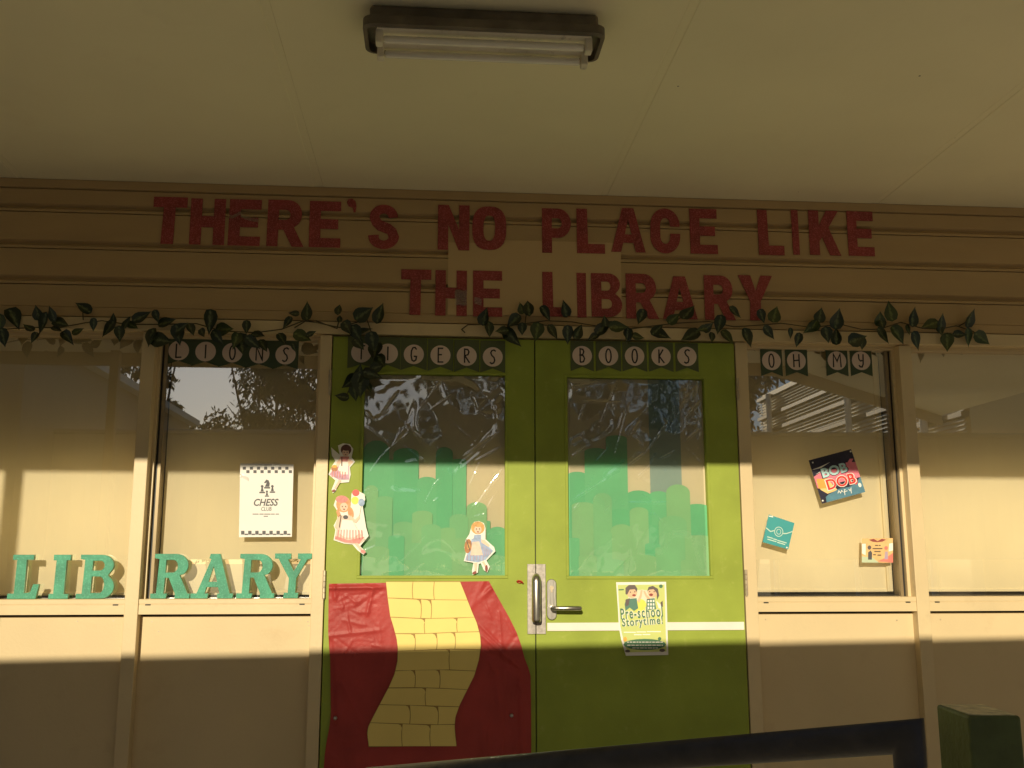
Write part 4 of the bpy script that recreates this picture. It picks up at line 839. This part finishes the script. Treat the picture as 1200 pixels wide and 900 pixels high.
doll('fair haired paper girl in blue dress carrying a basket', [(553,615),(556,611.5),(561,610.5),(567,613),(569,619),(569,632),(579,641),(580.5,646),(570,657),(574,664),(571,671),(567,668),(563.5,660),(561,661),(560,671),(554,674),(553,669),(555,659.5),(543.5,657.5),(546,648),(544,642),(546,632),(550,626)], .006,
     [('e',M_blond,560,618.5,8,7.6), ('e',M_face,560,620.5,4.3,4.8), ('e',M_blond,560.5,614.6,5.6,3), ('p',M_bluep,[(553,627),(567,626.5),(568,636),(578,645.5),(569,656),(560,659),(545,656.5),(549,645),(552,636)]), ('p',M_pwhite,[(552,626),(556,625.5),(555,631),(551,632)]), ('p',M_pwhite,[(564,625.5),(568.5,627),(568,634),(564,632)]),
      ('p',M_face,[(564,632),(568,633),(574,639),(572.5,641),(564,635.5)]), ('e',M_bask,548.5,640,4.2,8.4,-6), ('e',M_blond,549,640,2.2,3.4), ('p',M_gingham,[(553.5,635),(561.5,634.5),(566,650.5),(551,651)]), ('p',M_face,[(555.5,659.5),(559.5,659.5),(558.5,669),(556,669)]), ('p',M_face,[(564.5,658.5),(567.5,657.5),(570,663),(568.5,665)]),
      ('e',M_shoe,556,671.2,2.6,1.6,30), ('e',M_shoe,570,666,1.6,4,0), *[('p',M_lil,[(547.5+3.6*k,650+.2*k),(548.4+3.6*k,650+.2*k),(548+3.7*k,656.5),(547+3.7*k,656.5)]) for k in range(6)], *[('p',M_lil,[(566+2.6*k,640+1.5*k),(566.8+2.6*k,640+1.5*k),(568.5+2.2*k,652-k),(567.5+2.2*k,652-k)]) for k in range(4)], ('p',M_brown,[(546,632),(547,632),(551,644),(550,645)]), ('e',M_mouth,560,623,1,.6), ('e',M_ink,558.2,619.8,.5,.7), ('e',M_ink,562,619.8,.5,.7)])

# ------------------------------------------------------------------ red plastic sheet and yellow paper road on the left door
RY = -.001
Lr = [(385.5,684),(385,700),(384.8,720),(384.6,740),(385.5,757),(386.8,772),(387.2,790),(387.4,810),(387.8,835),(386,852),(382.5,870),(380.5,885),(379,905),(378,930)]
Rr = [(573,681),(579,692),(588,708),(597,724),(605,740),(611,757),(615,772),(619,782),(621.8,792),(622.2,815),(622.4,840),(622.6,870),(622.5,900),(622.5,930)]
mb = MB(); nx, nz = 150, 150
def interp(L_, f):
    t = f*(len(L_)-1); i = min(int(t), len(L_)-2); u = t-i
    return (L_[i][0]+(L_[i+1][0]-L_[i][0])*u, L_[i][1]+(L_[i+1][1]-L_[i][1])*u)
rnd = random.Random(4)
folds = [((566,682),(540,735),.006,3.),((575,690),(543,720),.005,2.5),((540,742),(610,790),.006,3.),((545,728),(600,775),.004,2.2),((556,726),(602,772),.0035,2),((385,689),(452,688),.006,2.4),((392,686),(392,700),.004,2),((450,690),(418,712),.003,2.),((437,690),(430,720),.003,2),((386,745),(450,738),.0022,2),((387,752),(392,850),.004,2.5),((460,735),(452,800),.003,2.5),((610,790),(612,900),.004,3),((560,790),(566,880),.0025,3),((478,880),(510,886),.004,3),((575,760),(590,860),.002,3),((550,770),(540,850),.003,2.5),((400,800),(430,860),.002,3)]
folds += [((x:=rnd.uniform(390,455)), (z:=rnd.uniform(690,770)), x+rnd.gauss(0,18), z+rnd.gauss(0,14)) for _ in range(26)]
folds += [((x:=rnd.uniform(560,610)), (z:=rnd.uniform(700,880)), x+rnd.gauss(0,8), z+rnd.gauss(10,22)) for _ in range(22)]
FS = [(Vector(a[0]), Vector(a[1]), a[2], a[3]) if len(a) == 4 and isinstance(a[0], tuple) else (Vector((a[0],a[1])), Vector((a[2],a[3])), rnd.uniform(.0010,.0026), rnd.uniform(.9,1.8)) for a in folds]
for j in range(nz+1):
    f = j/nz; l, r = interp(Lr, f), interp(Rr, f)
    for i in range(nx+1):
        g = i/nx; px, py = l[0]+(r[0]-l[0])*g, l[1]+(r[1]-l[1])*g
        q = Vector((px, py)); v3 = Vector((px*.02, py*.02, 7)); wv = Vector((noise.noise(v3*2), noise.noise(v3*2+Vector((5,5,5))), 0)); rg = lambda k, z_: 1-abs(noise.noise(Vector((px*k, py*k*.8, z_))+wv*1.2))*2
        h = .0016*noise.noise(v3)+.0016*max(0, rg(.035, 1)-.55)+.0011*max(0, rg(.085, 2)-.45)+.0005*rg(.21, 3)
        for A, B, am, wd in FS:
            ab = B-A; t = max(0, min(1, (q-A).dot(ab)/max(1e-6, ab.length_squared))); d = (q-A-ab*t).length
            if d < wd*2.5: h += 1.5*am*math.exp(-(d/wd)**2)*(1 if (int(A.x*7) % 3) else -.7)
        ins = min(1, max(0, min(px-452, 560-px)/12+1)) if 440 < px < 572 else 0
        h = h*(1-.85*ins)
        yy = RY-.0035-max(-.0028, h)
        x, z = W(px, py, yy); mb.v.append((x, yy, z))
for j in range(nz):
    for i in range(nx): mb.f.append((j*(nx+1)+i, (j+1)*(nx+1)+i, (j+1)*(nx+1)+i+1, j*(nx+1)+i+1))
tag(put('red_sheet', mb.mesh('red_sheet', True), M_redcloth), 'creased red plastic sheet hung on lower left door', 'sheet')

YL = [(452,681.5),(454,700),(457,722),(461,735),(464.5,748),(466,760),(465.5,775),(462,790),(456,804),(447,821),(438,838),(431.5,851),(430,859),(432,875.5)]
YR = [(539.2,681),(546,698),(553,716),(559,730),(563,745),(563.8,757),(561.5,773),(556,792),(547,810),(539,826),(534,840),(533,851),(533.8,862),(535.2,873.5)]
def at_y(Lst, y):
    for (a, b), (c, d) in zip(Lst[:-1], Lst[1:]):
        if b <= y <= d: return a+(c-a)*(y-b)/(d-b)
    return Lst[0][0] if y < Lst[0][1] else Lst[-1][0]
QY = -.0125
rp = empty('paper_road', (*W(495,875,QY)[:1], QY, W(495,875,QY)[1]), 'winding yellow paper brick road on red sheet', 'paper road')
plate('road_base', [P(YL+YR[::-1], QY)], QY, .0012, M_line, rp)
rows = [681.5, 702, 723.5, 741.5, 762, 786, 807, 827, 848, 875]
sp = [[484,509],[493,505],[498,536],[486,511.5,533],[527],[486,515],[499],[480,513],[471.5,504.5]]
for r_ in range(9):
    t, u = rows[r_], rows[r_+1]
    tops = [at_y(YL, t)-1]+sp[r_]+[at_y(YR, t)+1]
    for k in range(len(tops)-1):
        g = .42
        a, b = tops[k], tops[k+1]; first, last = k == 0, k == len(tops)-2
        lt = t-1.3*math.sin((a-430)/28+r_); rt_ = t-1.3*math.sin((b-430)/28+r_)
        lu, ru = u-1.3*math.sin((a-430)/28+r_+1), u-1.3*math.sin((b-430)/28+r_+1)
        if r_ == 0: lt = rt_ = t
        if r_ == 8: lu = ru = u-.2
        n = 6; left = []; right = []
        for i in range(n+1):
            v = i/n
            yl = lt+g+(lu-lt-2*g)*v; yr = rt_+g+(ru-rt_-2*g)*v
            xl = at_y(YL, yl)+g if first else a+g+.8*math.sin(v*3)*(1 if r_ % 2 else -1); xr = at_y(YR, yr)-g if last else b-g+.8*math.sin(v*3)*(1 if r_ % 2 else -1)
            left.append([xl, yl]); right.append([xr, yr])
        if not last and r_ > 0:                       # drawn with a rounded top right corner
            x_, y_ = right[0]; c = 4.5; right = [[x_-c, y_+.1],[x_-c*.35, y_+c*.3],[x_, y_+c]]+[q for q in right[1:] if q[1] > y_+c]
        mid = []
        put('paper_brick', flat([P(left+right[::-1], QY)], QY-.0008, .0008), M_yellow, rp)
# small silver studs holding the sheet
for px, py, lb in ((599.5,838.5,'small silver stud on right side of red sheet'), (393,841.5,'small silver stud on left side of red sheet')):
    x, z = W(px, py, -.008)
    m = MB().tube([(x,-.001,z),(x,-.012,z),(x,-.016,z)], [.0075,.0075,.005], 12)
    tag(put('stud', m.mesh('stud', True), M_steel), lb, 'stud')

# ------------------------------------------------------------------ handrail and timber post in front
def at_depth(px, py, d):
    v = fw+rt*((px-600)/F)-up*((py-450)/F); return EYE+v*d
hr = empty('handrail', tuple(at_depth(1064, 862, 1.45)), 'black painted pipe handrail sloping down across the bottom', 'handrail')
A = at_depth(1064.5, 863, 1.45); B = at_depth(800, 883.5, 1.70); E_ = A+(B-A)*3.1
dn = Vector((0, 0, -1))
mb = MB().tube([A+dn*1.05, A, E_, E_+dn*.75], .0237, 20)
o = put('rail_pipe', mb.mesh('rail_pipe', True), M_rail, hr)
z_ = .90
p0, p1, p3, p2 = [Vector((*H(a, b, z_), z_)) for a, b in ((1135,838.5),(1197,833.5),(1105.5,825),(1163,823.5))]
# keep the post square in plan
wd = .099; xd = Vector((1,-.10,0)).normalized(); yd = Vector((-xd.y, xd.x, 0)); dp = (p3-p0).dot(yd)
M_post = mat('flaking green post paint', (.105,.138,.040), .55, .35, 9, .3, 50, dirt=.55, dscale=30, dcol=(.02,.02,.012))
M_posttop = mat('weathered post top', (.80,.70,.45), .8, .35, 40, .4, 90, dirt=.6, dscale=35, dcol=(.05,.06,.03))
tp = empty('timber_post', (p0+xd*wd/2+yd*dp/2)[:2]+(-.15,), 'square dark green timber post with weathered top', 'post')
def prism(z0, z1, ins):
    q = [p0+xd*ins+yd*ins, p0+xd*(wd-ins)+yd*ins, p0+xd*(wd-ins)+yd*(dp-ins), p0+xd*ins+yd*(dp-ins)]
    return MB().add([(v.x,v.y,z0) for v in q]+[(v.x,v.y,z1) for v in q], [(0,3,2,1),(4,5,6,7),(0,1,5,4),(1,2,6,5),(2,3,7,6),(3,0,4,7)])
o = put('post_shaft', prism(-.15, z_-.0005, 0).mesh('post'), M_post, tp, .006, 3)
o = put('post_top', prism(z_-.004, z_+.0012, .007).mesh('posttop'), M_posttop, tp, .001)

# ------------------------------------------------------------------ what stands behind the camera (seen in the glass, shades and lights the place)
# added unseen steel screen, put in so its top edge throws the lower shadow
fd, fz = 4.8, ZE+1.165
fe = empty('shadow_caster', (0, -fd, 0), 'added unseen steel screen on posts, casting the lower shadow on the front', 'screen')
fb_ = 1.2  # raised clear of the floor so sunlight passes below and bounces to the soffit
ya = R(2.6)
def fpt(x): return (x, -fd+math.tan(ya)*(x+.9))
for i in range(14):
    xa, xb = -14+i*2., -12+i*2.; mb = MB(); n = 16
    for k in range(n+1):
        x = xa+(xb-xa)*k/n; y = fpt(x)[1]; rb = -.02 if k % 4 in (1,2) else 0
        mb.v += [(x,y+rb,fb_),(x,y+rb,fz)]
    for k in range(n): mb.f.append((2*k,2*k+2,2*k+3,2*k+1))
    put('caster_sheet', mb.mesh('caster_sheet'), M_caster, fe)
    put('post', MB().box(xa-.04, xa+.04, fpt(xa)[1]-.12, fpt(xa)[1]-.04, 0, fz-.05).mesh('post'), M_caster, fe)
    (a0_, b0_), (a1_, b1_) = fpt(xa), fpt(xb)
    put('caster_rail', MB().tube([(a0_,b0_-.01,fz-.02),(a1_,b1_-.01,fz-.02)], .025, 6).mesh('rail'), M_caster, fe)
# neighbouring wing with white louvres
wg = empty('louvred_wing', (5.8, -11, -.16), 'white louvred walkway wing beyond the verandah', 'building')
wx = 5.8; hs = [(.478,.428),(.420,.383),(.374,.337),(.325,.278),(.268,.225),(.216,.17)]
for (a, b) in hs:
    z1, z0 = ZE+(wx-X0)*a, ZE+(wx-X0)*b; n = max(2, int((z1-z0)/.05)); lv = MB()
    for k in range(n):
        z = z0+(z1-z0)*k/n; lv.add([(wx-.03,-6.8,z),(wx-.03,-14,z),(wx+.02,-14,z+.05),(wx+.02,-6.8,z+.05)], [(0,1,2,3)])
    put('louvre_bank', lv.mesh('louvre'), M_louvre, wg)
    put('rail', MB().box(wx-.05, wx+.05, -14, -6.8, z1+.002, z1+.06).mesh('rail'), M_brown, wg)
for y in (-13.2, -9.8, -7.6):
    put('post', MB().tube([(wx-.1,y,-.16),(wx-.1,y,4.2)], .05, 8).mesh('post'), M_white, wg)
put('wing_wall', MB().box(wx+.06, wx+3, -14, -6.8, -.16, 4.3).mesh('wing'), M_panel, wg)
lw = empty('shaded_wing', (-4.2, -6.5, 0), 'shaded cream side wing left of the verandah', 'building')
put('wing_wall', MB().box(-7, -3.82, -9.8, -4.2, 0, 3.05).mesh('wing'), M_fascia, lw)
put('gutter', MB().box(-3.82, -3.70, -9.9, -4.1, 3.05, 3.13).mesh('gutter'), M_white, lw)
# trees
def tree(x, y, hgt, rx, zlo, n, label, multi=3, lm=0, leaf=.34):
    """gum tree: forked stems, fanned branches, leaves in separate clumps; rx is the crown's half width, zlo where it starts"""
    rnd = random.Random(int(x*31+y*7)); e = empty('gum_tree', (x, y, -.16), label, 'tree', 'gum trees behind the photographer')
    tb = MB(); tips = []
    for k in range(multi):
        f = (k+.5)/multi*2-1 if multi > 1 else 0
        p = Vector((f*.15,rnd.uniform(-.2,.2),0)); pts = [p]; d = Vector((f*rx/hgt*1.1, rnd.uniform(-.1,.1), 1))
        for j in range(7):
            p = p+d.normalized()*hgt*.125; d += Vector((rnd.gauss(0,.07), rnd.gauss(0,.1), 0)); pts.append(p)
        r0 = hgt*.012; tb.tube([(x+q.x,y+q.y,-.16+q.z) for q in pts], [r0*(1-.11*i) for i in range(8)], 7)
        for j in range(2, 8):
            if pts[j].z < zlo*.75: continue
            for b in range(3):
                a2 = rnd.uniform(0, 6.28); q = pts[j]; ln = rx*rnd.uniform(.35,.8); q2 = q+Vector((math.cos(a2)*ln, math.sin(a2)*ln, ln*rnd.uniform(.4,1.3)))
                q1 = (q+q2)/2+Vector((0,0,-.06*ln))
                tb.tube([(x+v.x,y+v.y,-.16+v.z) for v in (q,q1,q2)], [r0*.35,r0*.22,r0*.08], 5); tips.append(q2)
        tips.append(pts[-1])
    put('trunk', tb.mesh('trunk', True), M_bark, e)
    lf = MB(); tips = [t for t in tips if t.z > zlo and t.z < hgt and abs(t.x) < rx*1.1]
    for t in tips:
        cs = rx*rnd.uniform(.18, .36)
        for _ in range(int(n/len(tips)*rnd.uniform(.5,1.5))):
            v = Vector((rnd.gauss(0,1), rnd.gauss(0,1), rnd.gauss(0,.8)))*cs*.6; c = t+v; ln = leaf*rnd.uniform(.6,1.3); wdt = ln*.2
            a = rnd.uniform(0, 6.28); dx = Vector((math.cos(a)*.6, math.sin(a)*.6, -rnd.uniform(.3,1.2))).normalized(); sd_ = dx.cross(Vector((rnd.gauss(0,1), rnd.gauss(0,1), rnd.gauss(0,1)))).normalized()*wdt
            o_ = Vector((x,y,-.16))+c
            lf.add([o_, o_+dx*ln*.4+sd_, o_+dx*ln, o_+dx*ln*.4-sd_], [(0,1,2,3)])
    me = lf.mesh('crown'); put('crown', me, M_gum[lm], e)
def mir(px, t): return X0+(px-508)/1150*(D+t)        # where along x a thing t metres out shows up in the glass
T = [(168, 44, 13.2, 1.3, 7.5, 2600, 'gum tree on the left of the sky gap, seen in the window glass', 2, 0), (335, 45, 13.6, 2.4, 7.4, 7000, 'tall many-stemmed gum tree over the bushes', 5, 0), (300, 52, 14.0, 1.6, 8.5, 2200, 'slim gum tree behind the many-stemmed one', 2, 1),
     (405, 48, 14, 1.4, 8, 2600, 'slim gum tree opposite the left door', 2, 1), (560, 42, 13.0, 2.6, 6, 7000, 'dense gum tree opposite the join of the doors', 3, 0), (680, 40, 12.4, 2.8, 5, 9000, 'spreading gum tree opposite the right door', 4, 0), (760, 44, 13.4, 2.0, 6, 5000, 'gum tree with gaps beside the louvred wing', 3, 1), (885, 34, 11, 1.6, 4, 5200, 'gum tree close to the louvred wing', 3, 0)]
for a in T: tree(mir(a[0], a[1]), -a[1], *a[2:])
def bush(x, y, h_, rad, n, label):
    n = int(n*4); rnd = random.Random(int(x*17)); e = empty('shrub', (x, y, -.16), label, 'shrub', 'shrubs behind the fence'); lf = MB(); sb = MB()
    for k in range(5): sb.tube([(x,y,-.16),(x+rnd.uniform(-.4,.4)*rad,y+rnd.uniform(-.4,.4)*rad,h_*.7)], [.04,.015], 5)
    put('stem', sb.mesh('stem'), M_bark, e)
    for _ in range(n):
        a = rnd.uniform(0,6.28); rr_ = rad*math.sqrt(rnd.random()); zt = h_*(1-.5*(rr_/rad)**2)*rnd.uniform(.35,1.05); o_ = Vector((x+rr_*math.cos(a), y+rr_*math.sin(a), zt)); dx = Vector((rnd.gauss(0,1),rnd.gauss(0,1),rnd.gauss(.5,1))).normalized()*rnd.uniform(.12,.34); sd_ = dx.cross(Vector((rnd.gauss(0,1),rnd.gauss(0,1),rnd.gauss(0,1)))).normalized()*.05
        lf.add([o_, o_+dx*.5+sd_, o_+dx, o_+dx*.5-sd_], [(0,1,2,3)])
    put('foliage', lf.mesh('foliage'), M_bush, e)
for px, t, h_, rad, n, lb in ((215, 34, 6.4, 1.5, 2600, 'leftmost round shrub below the sky gap'), (258, 35, 6.7, 1.6, 2800, 'round shrub below the tall gum tree'), (315, 36, 6.6, 2.2, 3200, 'wide shrub at the foot of the many-stemmed gum'), (400, 35, 6.0, 2.4, 2800, 'shrub opposite the left door'), (500, 36, 5.6, 2.8, 2600, 'shrub opposite the middle of the doors'), (600, 35, 5.8, 2.6, 2600, 'shrub opposite the right door')):
    bush(mir(px, t), -t, h_, rad, n, lb)
